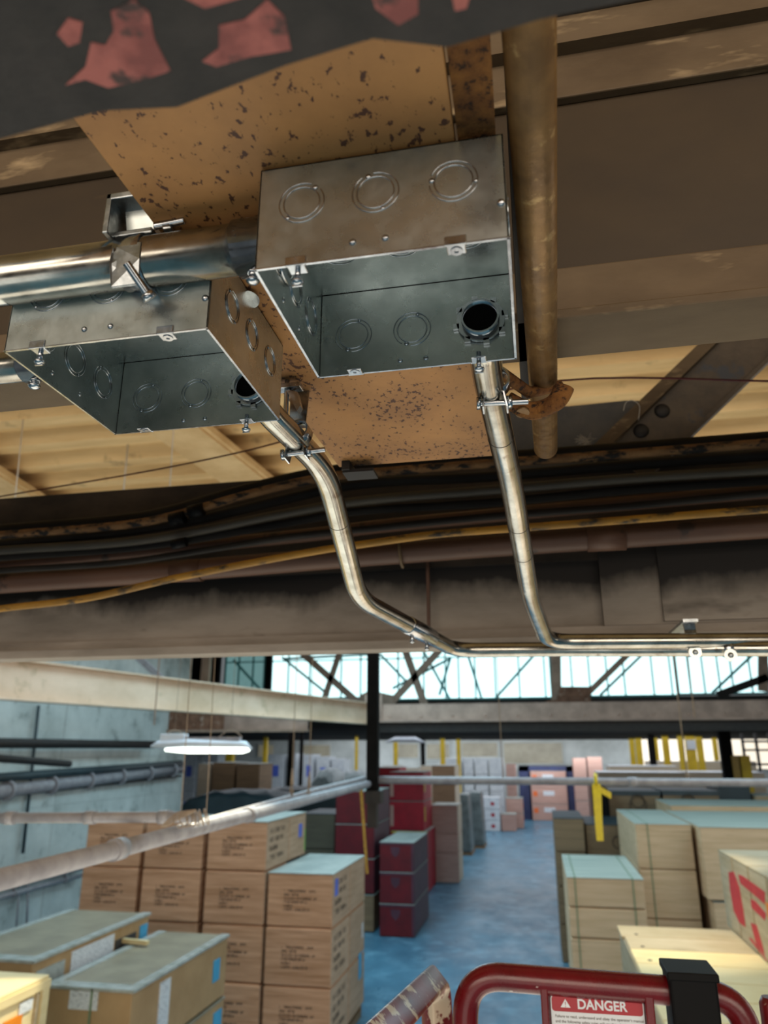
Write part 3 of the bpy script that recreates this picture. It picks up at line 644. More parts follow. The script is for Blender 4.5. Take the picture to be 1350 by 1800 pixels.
# flange straps on the far run
for (px, lab, tall) in ((1220, 'pair strap with bolt holding both conduits under the beam flange', True), (1282, 'single dull strap with bolt right of the pair strap', False)):
    c = P(px, 1138 if tall else 1143, Y=1.545); t = thing('conduit_strap', c, lab, 'pipe clamp')
    if tall:
        MB().prism([(c.x-.010,c.y,c.z-.008),(c.x+.010,c.y,c.z-.008),(c.x+.012,c.y+.02,c.z+.055),(c.x-.012,c.y+.02,c.z+.055)], (0,.004,0)).build('strap_body', 'zinc', t, bevel=.001)
        MB().box(c.x-.014, c.x+.014, c.y, c.y+.2, c.z+.050, c.z+.056).build('strap_arm', 'galv', t)
    MB().ring((c.x-.009, 1.56, P(px,1140,Y=1.56).z), (1,0,0), R*1.02, R*1.12, .018, 28).build('clamp_band', 'zinc', t)
    MB().disc((c.x,c.y-.006,c.z-.010), (0,1,0), .012, .003, 24).build('strap_tab', 'galv_sheet', t)
    MB().dome((c.x,c.y-.006,c.z-.010), (0,-1,0), .0055, .004).build('bolt_head', 'galv', t)

# ================================================================== MID-DISTANCE STEEL
def slab_between(a, b, w_, h, mb=None):   # horizontal-ish bar, a,b bottom centre
    mb = mb or MB(); a = Vector(a); b = Vector(b); d = (b-a).normalized(); s = Vector((d.y,-d.x,0)).normalized()*w_/2; z = Vector((0,0,h))
    mb.hexa([a-s, a+s, b+s, b-s, a-s+z, a+s+z, b+s+z, b-s+z]); return mb
cb = thing('crane_beam', (-9, 11, 5.28), 'cream painted long beam running in from the left edge', 'beam')
A3 = P(-120,1222,Z=5.28); B3 = P(652,1276,Y=23.9); A3t = P(-120,1152,Z=5.95)
A3 = Vector((A3.x, A3.y, 5.28)); B3 = Vector((B3.x, B3.y, 5.29))
slab_between(A3, B3, .30, .03).build('bottom_flange', 'cream_beam', cb)
slab_between(A3+Vector((0,0,.03)), B3+Vector((0,0,.03)), .03, .60).build('web', 'cream_beam', cb)
slab_between(A3+Vector((0,0,.63)), B3+Vector((0,0,.63)), .30, .03).build('top_flange', 'cream_beam', cb)
cg = thing('cross_girder', (0, 24, 5.07), 'grey-brown riveted girder spanning below the clerestory windows', 'girder')
MB().box(-5.15, 13, 24.0, 24.05, 5.42, 5.92).build('web', 'grey_girder', cg)
MB().box(-5.15, 13, 23.8, 24.3, 5.36, 5.42).build('bottom_flange', 'grey_girder', cg)
MB().box(-5.15, 13, 24.0, 24.3, 5.06, 5.36).build('lower_web', 'dark_steel', cg)
for k in range(14): MB().dome((-4.6+k*1.0, 24.0, 5.55), (0,-1,0), .045, .03, 10).build('rivet', 'grey_girder', cg)
MB().box(-5.4,-4.85,23.9,24.0,5.36,6.25).build('end_plate', 'grey_girder', cg)
cg2 = thing('cross_girder', (-8.5, 21.6, 5.02), 'grey-brown low girder between the left wall and the long cream beam', 'girder')
MB().box(-10.98, -6.6, 21.62, 21.66, 5.10, 5.75).build('web', 'grey_girder', cg2); MB().box(-10.98, -6.6, 21.5, 21.78, 5.03, 5.10).build('bottom_flange', 'truss', cg2)
MB().box(-10.98, -9.2, 21.6, 21.62, 5.11, 5.7).build('rust_plate', 'rust_gusset', cg2)
tr = thing('roof_truss', (0, 27, 5.9), 'brown bolted roof truss in front of the clerestory windows', 'truss')
def member(pa, pb, w_, nm='diagonal_brace', m='truss', Y=27.0, dep=.12):
    p_, o_ = strip(pa, pb, w_, Y, dep); MB().prism(p_, o_).build(nm, m, tr)
for a, b, w_ in (((508,1128),(632,1238),.24),((605,1120),(566,1238),.20),((703,1118),(748,1245),.26),((786,1128),(690,1232),.24),((1130,1125),(1030,1222),.20)): member(a, b, w_)
member((977,1110),(978,1235),.34,'vertical_post'); member((1342,1110),(1342,1215),.30,'vertical_post')
for a, b in (((495,1155),(578,1222)),((668,1150),(716,1200)),((690,1210),(790,1158)),((735,1128),(790,1228)),((792,1155),(772,1222)),((822,1150),(846,1226)),((940,1150),(872,1226)),((1140,1140),(1055,1222)),((1335,1140),(1252,1218)),((500,1158),(648,1150)),((410,1160),(460,1215))):
    member(a, b, .09, 'tie_rod', 'mullion', 27.4, .05)
MB().prism([P(x,y,Y=26.9) for x,y in ((632,1222),(650,1213),(690,1222),(695,1248),(632,1248))],(0,.06,0)).build('gusset_plate','truss',tr)
MB().prism([P(x,y,Y=26.9) for x,y in ((985,1207),(1036,1207),(1040,1243),(960,1243),(960,1232),(978,1230))],(0,.06,0)).build('gusset_plate','rust_gusset',tr, label='rust-streaked gusset plate')
member((1350,1190),(1262,1222),.25,'diagonal_brace','sooty')
# left wall upper glimpses
for (pa, pb) in (((150,1140),(200,1190)),((230,1135),(278,1190))):
    pass
tag(MB().box(P(471,1180,Y=28).x-.12,P(471,1180,Y=28).x+.12,28,28.2,5.4,8.9).build('steel_column','black_steel'), 'black upright between the dim and the bright clerestory windows', 'column')
tag(MB().box(P(360,1180,Y=26).x-.16,P(360,1180,Y=26).x+.16,26,26.2,5.4,8.9).build('steel_column','cream_beam'), 'pale upright standing above the cream beam', 'column')
tag(MB().box(P(375,1180,Y=28.6).x-1.1,P(375,1180,Y=28.6).x+.25,28.6,28.7,5.4,8.9).build('steel_sheet','black_steel'), 'black sheet filling the bay left of the dim clerestory window', 'sheet')
t = thing('wall_brace', P(240,1150,Y=20), 'grey diagonal strut above the cream beam at upper left', 'brace'); p_, o_ = strip((225,1140),(285,1195),.16,18,.08); MB().prism(p_, o_).build('strut','grey_pipe',t)

# dark hanging post and pipes
hp = thing('hanging_post', (-2.15, 10.0, 3.55), 'black hanging post in the middle where the pipes meet', 'post')
x0, x1 = P(646,1250,Y=10).x, P(665,1250,Y=10).x
MB().box(x0, x1, 9.95, 10.09, 4.0, 6.4).build('post_body', 'black_steel', hp)
MB().box(x0-.01, x1+.05, 9.92, 10.12, P(0+655,1412,Y=10).z, P(655,1390,Y=10).z).build('sleeve', 'dark_steel', hp)
MB().box(x0+.01, x1-.01, 9.96, 10.08, P(655,1455,Y=10).z, 4.0).build('post_foot', 'dark_steel', hp)
struct(MB().box(-8,8,9.9,10.1,6.4,6.9).build('roof_girder_hidden','sooty')) if False else None
def pipe(name, pts, r, m, label, joints=(), seg=18):
    t = thing(name, pts[0], label, 'pipe'); MB().tube(pts, r, seg).build('pipe_body', m, t)
    for (i, f) in joints:
        c = Vector(pts[i])+(Vector(pts[i+1])-Vector(pts[i]))*f; d = (Vector(pts[i+1])-Vector(pts[i])).normalized()*r*1.1
        MB().tube([c-d, c+d], r*1.25, seg).build('coupling', m, t)
    return t
pa = P(-60,1562,X=-2.25); pb = P(648,1378,Y=9.98)
pipe('sprinkler_pipe', [pa, pb], .045, 'grey_pipe', 'thick grey pipe slanting up from the left edge to the hanging post', ((0,.155),(0,.42)))
pa2 = P(150,1503,X=-2.33); pb2 = P(640,1368,Y=9.9)
pipe('sprinkler_pipe', [pa2, P(560,1388,Y=7.9), pb2], .026, 'grey_pipe', 'thin pale pipe lying along the thick slanting pipe', ((0,.3),))
pipe('sprinkler_pipe', [P(-60,1438,Y=4.2), P(350,1436,Y=4.2)], .030, 'grey_pipe', 'level pale pipe from the left edge tied to the slanting pipe', ((0,.2),(0,.55),(0,.86)))
pipe('sprinkler_pipe', [P(666,1371,Y=10.05), P(1460,1377,Y=10.4)], .048, 'grey_pipe', 'long grey pipe crossing the aisle to the right edge', ((0,.58),))
# rope lashing and hanging wires
rp_ = MB()
for k in range(6):
    c = P(318+k*9, 1437-k*1.0, Y=4.1); rp_.torus(c+Vector((0,0,-.01)), Vector((1,.3*k-.8,.4)), .042, .0035, 20, 5)
for k in range(4): rp_.tube(catmull([P(283+k*3,1453,Y=4.0),P(310,1430+k*4,Y=3.98),P(345,1424,Y=4.0)],4), .004, 5)
tag(rp_.build('rope_lashing','wire'), 'rope lashing where the level pipe crosses the slanting pipe', 'rope')
def hang(px, py0, py1, Y, label, knot=False, r=.004, m='wire', x2=None, zt=None):
    a = P(px, py0, Y=Y)
    b = P(x2 or px, py1, Y=Y)
    if zt: a.z = zt
    if knot:
        t = thing('hanger_wire', b, label, 'wire'); MB().tube([a, b], r, 5).build('wire_strand', m, t)
        MB().torus(b-Vector((0,0,.03)), (1,0,.2), .045, .004, 20, 5).torus(b-Vector((0,0,.03)), (1,.5,0), .045, .004, 20, 5).tube([b+Vector((0,0,.02)), b+Vector((0,0,.17))], [.018,.007], 8).build('wire_loop', m, t)
        return t
    return tag(MB().tube([a, b], r, 5).build('hanger_wire', m), label, 'wire')
hang(519, 1290, 1384, 7.0, 'hanger wire with loop on the slanting pipe, left of its neighbour', True, x2=513, zt=9.0)
hang(547, 1282, 1388, 7.4, 'hanger wire with loop on the slanting pipe, nearer the hanging post', True, x2=543, zt=9.0)
hang(324, 1268, 1430, 4.1, 'hanger wire dropping past the lamp to the rope lashing', r=.0025, x2=318, zt=6.1)
hang(367, 1255, 1440, 4.3, 'hanger wire dropping just right of the rope lashing', r=.0025, x2=362, zt=6.1)
hang(275, 1140, 1275, 8, 'dark hanging wire in front of the cream beam', r=.007, m='truss', x2=271, zt=9.0)
hang(40, 742, 903, 3.0, 'white string hanging under the deck at the far left', r=.0035, x2=24, m='fluff', zt=6.1)
hang(303, 760, 882, 3.0, 'white string hanging under the deck below the left box', r=.0035, x2=297, m='fluff', zt=6.1)
hang(216, 860, 896, 3.4, 'short white string under the deck between two longer ones', r=.005, x2=214, m='fluff', zt=6.1)
hang(876, 1290, 1368, 9.9, 'wire from the girder to the crossing pipe above the aisle', r=.006, x2=884, zt=9.0)
hang(1196, 1265, 1368, 9.9, 'wire from the girder to the crossing pipe near the right', r=.007, x2=1208, zt=9.0)
hang(1220, 1180, 1262, 9, 'thin wire hanging in front of the right windows', r=.006, x2=1221, zt=9.0)
# yellow tape
yt = MB(); pts = [P(1048,1378,Y=10.0), P(1050,1400,Y=9.98), P(1052,1440,Y=9.97), P(1055,1478,Y=9.96)]
for i, p in enumerate(pts): pass
n = MB(); wv = [.05,.05,.045,.04]
for i in range(3):
    a, b = pts[i], pts[i+1]; n.hexa([(b.x-wv[i+1],b.y,b.z),(b.x+wv[i+1],b.y,b.z),(b.x+wv[i+1],b.y+.004,b.z),(b.x-wv[i+1],b.y+.004,b.z),(a.x-wv[i],a.y,a.z),(a.x+wv[i],a.y,a.z),(a.x+wv[i],a.y+.004,a.z),(a.x-wv[i],a.y+.004,a.z)])
t = thing('caution_tape', pts[0], 'yellow caution tape tied to the crossing pipe, hanging at right', 'tape'); n.build('tape_strip', 'yellow_tape', t)
MB().torus(pts[0]+Vector((0,.03,.05)), (1,0,0), .06, .02, 20, 6).build('tape_knot', 'yellow_tape', t)
a = pts[0]; MB().hexa([(a.x,a.y,a.z-.08),(a.x+.16,a.y,a.z-.17),(a.x+.16,a.y+.004,a.z-.17),(a.x,a.y+.004,a.z-.08),(a.x,a.y,a.z),(a.x+.17,a.y,a.z-.10),(a.x+.17,a.y+.004,a.z-.10),(a.x,a.y+.004,a.z)]).build('tape_tail', 'yellow_tape', t)
a = P(634,1380,Y=9.6); b = P(646,1536,Y=9.6)
tag(MB().hexa([(b.x-.02,b.y,b.z),(b.x+.012,b.y,b.z),(b.x+.012,b.y+.003,b.z),(b.x-.02,b.y+.003,b.z),(a.x-.02,a.y,a.z),(a.x+.02,a.y,a.z),(a.x+.02,a.y+.003,a.z),(a.x-.02,a.y+.003,a.z)]).build('caution_tape','gold_tape'), 'twisted golden tape hanging just left of the hanging post', 'tape')

# lamp
la = thing('linear_high_bay_lamp', P(352,1322,Y=9), 'lit white linear high-bay lamp hanging at left', 'lamp')
l0 = P(266,1314,Y=9); l1 = P(442,1314,Y=9); zt = P(352,1303,Y=9).z; zb_ = P(352,1321,Y=9).z
MB().tube([(l0.x,9,zt-.06),(l0.x+.12,9,zt-.04),(l0.x+.5,9,zt-.03),(l1.x-.1,9,zt-.05),(l1.x,9,zt-.09)], [.03,.12,.14,.12,.03], 20, squash=.45).build('housing', 'lamp_white', la)
MB().tube([(l0.x+.22,8.97,zt-.10),(l0.x+.5,8.97,zt-.10),(l1.x-.1,8.97,zt-.10),(l1.x-.02,8.97,zt-.10)], [.04,.09,.09,.04], 20, squash=.5).build('lens', 'lamp_glow', la)
MB().box(l0.x+.14, l0.x+.46, 8.93, 9.07, zt-.02, zt+.09).build('driver_box', 'lamp_white', la, bevel=.01)
MB().box(l0.x+.47, l1.x-.15, 8.95, 9.05, zt-.0, zt+.05).build('heat_sink', 'grey_pipe', la)
for f in (.3, 1.05): 
    c = Vector((l0.x+f, 9, zt+.05)); MB().tube(catmull([c-Vector((.15,0,0)), c+Vector((0,0,.09)), c+Vector((.15,0,0))],5), .006, 5).build('hook_wire', 'wire', la)

for f in (.3, 1.05): MB().tube([(l0.x+f, 9, zt+.13), (l0.x+f, 9, 9.0)], .003, 4).build('suspension_wire', 'wire', la)
# pipes on left wall
def wallrun(pa, pb, r, m, label, kind='wall_pipe', X=-10.85, cat='pipe', clips=0):
    a = P(pa[0], pa[1], X=X); b = P(pb[0], pb[1], X=X)
    if clips:
        t = thing(kind, a, label, cat); MB().tube([a, b], r, 12).build('pipe_body', m, t)
        for k in range(clips):
            c = a+(b-a)*((k+.6)/clips); MB().torus(c, (0,1,0), r*1.3, r*.35, 14, 5).build('pipe_clip', m, t)
        return t
    return tag(MB().tube([a, b], r, 12).build(kind, m), label, cat)
wallrun((-40,1306),(272,1309),.10,'dark_steel','straight dark pipe high on the left wall behind the lamp', X=-10.6)
wallrun((-40,1396),(318,1352),.13,'grey_pipe','pale lagged pipe along the left wall with clips', clips=6)
wallrun((-40,1370),(318,1342),.09,'tarp','dark cable bundle resting above the pale lagged wall pipe', 'wall_cable', cat='cable')
wallrun((-40,1404),(318,1364),.03,'dark_steel','thin dark cable below the pale lagged wall pipe','wall_cable', cat='cable')
wallrun((-40,1330),(122,1343),.07,'dark_steel','short dark rod pointing in from the left edge against the wall', 'steel_rod', X=-9.6, cat='rod')
for (a, b, l) in (((-40,1556),(145,1512),'uppermost'),((-40,1572),(145,1526),'middle'),((-40,1588),(145,1538),'lowest')):
    wallrun(a, b, .05, 'grey_pipe', l+' of three thin white pipes low on the left wall', clips=2)
for (x, l) in ((66,'left'),(70,'right')): pass
wallrun((68,1240),(40,1500),.035,'tarp','dark vertical cable down the left wall','wall_cable',X=-10.9,cat='cable')
wallrun((34,1555),(28,1640),.02,'grey_pipe','left of two pale conduits dropping down the lower left wall','wall_conduit',cat='conduit')
wallrun((50,1550),(46,1640),.025,'grey_pipe','right of two pale conduits dropping down the lower left wall','wall_conduit',cat='conduit')

# ================================================================== CRATES AND CARTONS
def glyphs(mb, o, ux, uz, nrm, n_, cw, ch, rnd):      # a row of small illegible stencil characters
    o = Vector(o); ux = Vector(ux); uz = Vector(uz); nrm = Vector(nrm); st = cw*.26
    def seg(a0, a1, b0, b1):
        p = [o+ux*a0+uz*b0, o+ux*a1+uz*b0, o+ux*a1+uz*b1, o+ux*a0+uz*b1]; mb.prism(p, nrm*.002)
    for k in range(n_):
        b = k*cw*1.28
        if rnd.random() < .06: continue
        if rnd.random() < .85: seg(b, b+st, 0, ch)
        if rnd.random() < .6: seg(b+cw-st, b+cw, 0, ch)
        for lv in (0, .42, .82):
            if rnd.random() < .55: seg(b, b+cw, ch*lv, ch*(lv+.18))
def crate(loc, size, label, front='crate_wood', side=None, lid='crate_lid', text=None, straps=0, stickers=(), name='shipping_crate', cat='crate', group=None, lidh=.018, gap=.012, rot=0, mark=None, edge=None, recess=False):
    """loc = lower front left corner; size w,d,h"""
    w_, d_, h = size; x, y, z = loc
    t = thing(name, (x+w_/2, y+d_/2, z), label, cat, group)
    b = MB().box(x+gap, x+w_-gap, y, y+d_-gap, z+.012, z+h-lidh); b.build('crate_body' if 'crate' in name else 'box_body', front, t, bevel=.012)
    if side: MB().box(x+w_-gap, x+w_-gap+.006, y+.012, y+d_-.02, z+.02, z+h-lidh-.004).build('side_panel', side, t)
    if recess: MB().box(x+gap+.02, x+w_-gap-.02, y+.03, y+d_-gap-.02, z+h-lidh-.004, z+h-.0005).build('lid', front, t)
    elif lidh: MB().box(x+gap*.3, x+w_-gap*.3+.006, y-.008, y+d_-gap, z+h-lidh, z+h).build('lid', lid, t, bevel=.004)
    if edge:
        e = MB(); e.box(x+gap, x+w_-gap, y-.012, y, z+h-lidh-.05, z+h-lidh); e.box(x+w_-gap-.06, x+w_-gap, y-.012, y, z+.02, z+h-lidh-.05); e.build('edge_batten', edge, t)
    rnd = random.Random(5)
    if text:
        tb = MB(); lh = h*.068
        for r_, n_ in enumerate((17, 8, 18, 13, 5, 14)):
            glyphs(tb, (x+w_*.26, y-.0005, z+h*.64-r_*lh), (1,0,0), (0,0,1), (0,-1,0), n_, w_*.022, lh*.62, rnd)
        tb.build('stencil_text', 'ink', t)
        if 'side' in text:
            tb = MB()
            for r_, n_ in enumerate((11, 10, 6, 11)):
                glyphs(tb, (x+w_-gap+.006, y+d_*.14, z+h*(.74-.18*r_)), (0,1,0), (0,0,1), (1,0,0), n_, d_*.045, h*.09, rnd)
            tb.build('stencil_text', 'ink', t)
    for k in range(straps):
        f = ((k+.5)/straps if straps > 1 else .22) if straps != 2 else (.11, .86)[k]
        sx = x+w_*f; s_ = MB(); s_.box(sx-.008, sx+.008, y-.012, y-.002, z+.01, z+h+.003); s_.box(sx-.008, sx+.008, y-.012, y+d_-gap, z+h, z+h+.004)
        s_.build('strap', 'strap_green', t)
    for (face, u, v, su, sv, m) in stickers:
        if face == 'f': s_ = MB().box(x+w_*u, x+w_*(u+su), y-.006, y-.0, z+h*v, z+h*(v+sv))
        elif face == 's': s_ = MB().box(x+w_-gap, x+w_-gap+.011, y+d_*u, y+d_*(u+su), z+h*v, z+h*(v+sv))
        else: s_ = MB().box(x+w_*u, x+w_*(u+su), y+d_*v, y+d_*(v+sv), z+h-.001, z+h+.004)
        s_.build('sticker', m, t)
    if mark == 'badge':
        c = Vector((x+w_*.46, y-.004, z+h*.70)); bb = MB().prism([c+Vector((-.13,0,.10)), c+Vector((-.10,0,-.06)), c+Vector((0,0,-.16)), c+Vector((.10,0,-.06)), c+Vector((.13,0,.10))], (0,.006,0)); bb.build('badge_mark', 'crate_maroon', t)
    if mark == 'ring':
        c = Vector((x+w_*.5, y-.004, z+h*.45)); MB().torus(c, (0,1,0), .13, .012, 24, 5).build('ring_mark', 'dark_steel', t)
    if rot:
        t.rotation_euler[2] = rot
    return t
YF = 12.65
order = {0: 'bottom', 1: 'second from bottom', 2: 'third from bottom', 3: 'top'}
zs = [.20, 1.02, 1.835, 2.62, 3.38]
colx = [(-7.80,-6.75),(-6.68,-5.62),(-5.55,-4.50),(-4.46,-3.36)]
names = ['leftmost column by the wall', 'second column from the wall', 'column left of the aisle column', 'column edging the aisle']
for ci, (a, b) in enumerate(colx):
    for li in range(4 if ci < 3 else 3):
        if ci < 2 and li < 1: pass
        st_ = [('s', .12, .55, .16, .32, 'label_violet')] if (ci == 3 and li == 2) else ()
        crate((a, YF+random.uniform(-.015,.02), zs[li]), (b-a, 1.18, zs[li+1]-zs[li]), 'tan stencilled plywood crate, %s of the %s' % ('top' if (ci == 3 and li == 2) else order[li], names[ci]), 'crate_wood', 'crate_side' if ci >= 2 else None, text='front side' if ci >= 2 else 'front', stickers=st_, group='stencilled tan crates at left', recess=not (li == 3 or (ci == 3 and li == 2)))
for li in range(3):
    st_ = {1: [('s', .80, .30, .1, .3, 'label_white')], 0: [('s', .60, .55, .2, .5, 'label_blue')], 2: ()}[li]
    crate((-4.46, YF+1.2, zs[li]), (1.10, 1.15, zs[li+1]-zs[li]), 'tan crate second from the front along the aisle, %s layer' % ('top', 'middle', 'bottom')[2-li], 'crate_wood', 'crate_side', stickers=st_, group='stencilled tan crates at left', recess=li < 2)
crate((-5.55, YF+1.2, 2.62), (1.05, 1.0, .76), 'tan crate with blue sticker behind the top stencilled crate beside the aisle', 'crate_wood', 'crate_side', stickers=[('s', .55, .45, .2, .3, 'label_violet'), ('s', .93, .1, .05, .5, 'label_green')], group='stencilled tan crates at left')
skid = tag(MB().box(-4.46,-3.4,YF+.05,YF+2.3,0,.1).box(-4.46,-3.4,YF+.05,YF+.15,.1,.19).box(-4.46,-3.4,YF+2.2,YF+2.3,.1,.19).build('pallet','shade_wood'), 'pallet under the crate column edging the aisle', 'pallet')
for ci in range(3): tag(MB().box(colx[ci][0],colx[ci][1],YF+.05,YF+1.1,0,.19).build('pallet','shade_wood'), 'pallet under the %s' % names[ci], 'pallet')
# near cartons
def carton(p, size, label, lab=(), top='carton_top', front='cardboard', film=True, name='carton'):
    w_, d_, h = size
    t = crate(p, size, label, front, None, lid=top, name=name, cat='box', lidh=.02, stickers=lab)
    x, y, z = p
    if film:
        f = MB(); f.box(x-.004, x+.10, y-.012, y+d_, z+h-.02, z+h+.006); f.box(x+w_-.10, x+w_+.01, y-.012, y+d_, z+h-.02, z+h+.006); f.box(x, x+w_, y-.014, y+.16, z+h-.02, z+h+.007)
        f.build('stretch_film', 'film', t)
        MB().box(x+w_*.55-.01, x+w_*.55+.01, y-.014, y-.01, z, z+h).build('strap', 'strap_green', t)
    return t
ZB = 2.30
LBx0 = P(97,1735,Z=ZB); LBx1 = P(235,1742,Z=ZB)
d0 = 2.35
lbx, lby = LBx1.x-.96, LBx1.y
carton((lbx, lby, ZB-.66), (.96, d0, .66), 'big cardboard carton under stretch film with blue and white labels, topmost of the near stack', [('f', .30, .72, .32, .24, 'label_white'), ('s', .82, .35, .08, .35, 'label_blue'), ('s', .24, .22, .10, .66, 'label_white')])
carton((lbx, lby, ZB-1.33), (.96, d0, .66), 'cardboard carton directly under the filmed carton, blue label at its far end', [('s', .86, .45, .1, .4, 'label_blue'), ('s', .2, .5, .35, .4, 'carton_top')], film=False)
carton((lbx, lby, ZB-2.0), (.96, d0, .66), 'cardboard carton third down in the near stack', film=False)
tag(MB().box(lbx,lbx+.96,lby,lby+d0,0,ZB-2.0).build('pallet','shade_wood'), 'pallet under the near filmed cartons', 'pallet')
wb = P(236,1662,Z=ZB); tag(MB().box(-.19,.19,-.03,.03,0,.05).build('wood_block','pine',bevel=.008), 'small wooden block lying on the filmed carton', 'wood block')
o = bpy.data.objects['wood_block']; o.location = (wb.x, wb.y, ZB+.016); o.rotation_euler[2] = -.15
ZL = 2.52
c1 = P(60,1690,Z=ZL)
carton((c1.x-1.15, c1.y, ZL-.42), (1.15, 2.35, .42), 'low filmed carton with white papers along its side, far left', [('s', .28, .05, .36, .80, 'label_white'), ('s', .03, .05, .2, .7, 'film'), ('s', .66, .05, .2, .6, 'gusset_steel'), ('s', .90, .15, .08, .6, 'label_blue'), ('f', .0, .3, .5, .55, 'label_white')])
carton((c1.x-1.15, c1.y+.05, .0), (1.15, 2.3, ZL-.42), 'tall plain carton supporting the low filmed carton at far left', film=False)
# near yellow wood crate lower left
LD = P(88,1712,Z=2.7)
t = crate((LD.x-.90, LD.y-1.7, 1.9), (.90, 1.7, .80), 'sunlit raw pine crate with orange label at the lower left corner', 'pine', lid='pine', lidh=.03)
x, y = LD.x, LD.y
MB().box(x-.008, x+.02, y-1.7, y, 2.61, 2.67).build('batten', 'pine', t); MB().box(x-.008, x+.02, y-.10, y-.01, 1.9, 2.61).build('batten', 'pine', t); MB().box(x-.008, x+.012, y-.16, y-.13, 1.9, 2.6).build('batten', 'board_wood', t)
ya, yb = P(10,1775,X=x).y, P(42,1760,X=x).y
MB().box(x-.008, x+.004, ya, yb, 2.2, 2.50).build('sticker', 'label_orange', t); ya, yb = P(38,1745,X=x).y, P(60,1738,X=x).y
MB().box(x-.008, x+.004, ya, yb, 2.50, 2.58).build('sticker', 'label_white', t)
tag(MB().box(x-.9,x,y-1.7,y-.02,0,1.89).build('pallet_stack','pine'), 'pine base stack carrying the sunlit crate at lower left', 'pallet')

# red crates left of the aisle
def stack(x, y, w_, d_, zl, front, side, lid, labels, **kw):
    for i in range(len(zl)-1): crate((x, y, zl[i]), (w_, d_, zl[i+1]-zl[i]), labels[i], front, side, lid, recess=(front != 'crate_deepred' and i < len(zl)-2), **kw)
stack(-4.28, 20.8, .92, 2.6, (.0,.76,1.50,2.22), 'crate_deepred', 'crate_maroon', 'crate_lid', ['dark red crate with shield mark, bottom of the stack nearest the camera', 'dark red crate with shield mark, middle of the nearest red stack', 'dark red crate with grey lid, top of the nearest red stack'], mark='badge', group='red crates', edge='crate_maroon')
stack(-5.6, 21.2, 1.1, 2.2, (.9,1.75,2.6,3.45), 'crate_deepred', 'crate_maroon', 'crate_lid', ['deep red crate behind the hanging post, lowest of its tall stack', 'deep red crate behind the hanging post, middle of its tall stack', 'deep red crate behind the hanging post, top of its tall stack'], group='red crates')
crate((-5.6,21.2,.0),(1.1,2.2,.88),'brown carton under the tall deep red stack','shade_wood',name='carton',cat='box')
stack(-5.14, 27.0, 1.25, 2.0, (.0,.95,1.9), 'crate_red', 'crate_red', 'crate_lid', ['bright red crate at the floor behind the nearest red stack', 'bright red crate second up behind the nearest red stack'], group='red crates', edge='yellow_tape')
for zz, hh, l in ((1.9,.95,'bright red crate second from top behind the nearest red stack'),(2.85,.95,'bright red crate with grey lid topping the far red stack')):
    crate((-5.2,27.0,zz),(1.2,2.0,hh),l,'crate_red','crate_red',group='red crates', stickers=[('s', .1, .3, .1, .5, 'yellow_tape'), ('f', .02, .15, .1, .7, 'pink_carton')])
crate((-6.3,29.6,3.0),(1.0,1.5,.9),'red crate further back on tall red stack, behind the grey pipe','crate_red','crate_red',group='red crates')
crate((-6.3,29.6,0),(1.0,1.5,3.0),'tall red crate supporting the furthest red crate','crate_red','crate_red',group='red crates')
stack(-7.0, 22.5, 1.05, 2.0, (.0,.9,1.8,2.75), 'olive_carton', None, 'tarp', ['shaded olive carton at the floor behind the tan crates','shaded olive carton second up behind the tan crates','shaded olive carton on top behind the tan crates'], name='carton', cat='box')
# beige stack
stack(-4.05, 29.15, .98, 1.5, (.0,.98,1.62,2.6), 'pink_carton', 'beige_carton', 'crate_lid', ['pinkish carton at the floor by the aisle bend','pinkish wrapped carton second up by the aisle bend','brown-fronted carton with grey top by the aisle bend'], name='carton', cat='box')
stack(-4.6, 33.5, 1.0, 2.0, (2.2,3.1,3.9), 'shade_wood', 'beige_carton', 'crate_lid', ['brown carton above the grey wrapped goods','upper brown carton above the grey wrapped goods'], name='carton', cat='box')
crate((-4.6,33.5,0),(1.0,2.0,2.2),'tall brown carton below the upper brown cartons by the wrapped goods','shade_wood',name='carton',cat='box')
for i, (a, b, yt_, Y, l) in enumerate(((800,826,1396,36.6,'grey stretch-wrapped pallet nearest the aisle bend'),(820,848,1392,39.2,'grey stretch-wrapped pallet further along the aisle'))):
    q = P(a, yt_, Y=Y); q2 = P(b, yt_, Y=Y); t = thing('wrapped_pallet', ((q.x+q2.x)/2, Y+.8, 0), l, 'wrapped pallet', 'grey wrapped pallets')
    MB().hexa([(q.x,Y,.12),(q2.x,Y,.12),(q2.x,Y+1.8,.12),(q.x,Y+1.8,.12),(q.x+.12,Y+.1,q.z),(q2.x-.12,Y+.1,q.z),(q2.x-.1,Y+1.7,q.z),(q.x+.1,Y+1.7,q.z)]).build('wrapped_load','grey_wrap',t,bevel=.08)
    MB().box(q.x,q2.x,Y,Y+1.8,0,.12).build('pallet_base','shade_wood',t)
# far goods by pixel columns
def far(x0, x1, yt_, Y, n, m, lab, depth=1.6, name='carton', cat='box', group=None, lid='crate_lid', stickers=(), z0=0., side=None):
    a = P(x0, yt_, Y=Y); b = P(x1, yt_, Y=Y); H = (a.z-z0)/n
    for i in range(n):
        pos = ('bottom of' if i == 0 else ('top of' if i == n-1 else ('layer %s up in' % ('', 'one', 'two', 'three', 'four')[i]))) if n > 1 else 'single'
        crate((a.x, Y, z0+i*H), (b.x-a.x, depth, H), (lab if n == 1 else '%s, %s its stack' % (lab, pos)), m, side, lid, name=name, cat=cat, group=group, gap=.03, stickers=stickers)
far(846,878,1402,47.5,3,'white_goods','white boxed goods beside the grey wraps', stickers=[('f',.5,.3,.2,.3,'crate_red')], name='white_box', lid='white_goods')
far(880,907,1431,47.6,1,'pink_carton','low pink-grey carton at the far aisle edge')
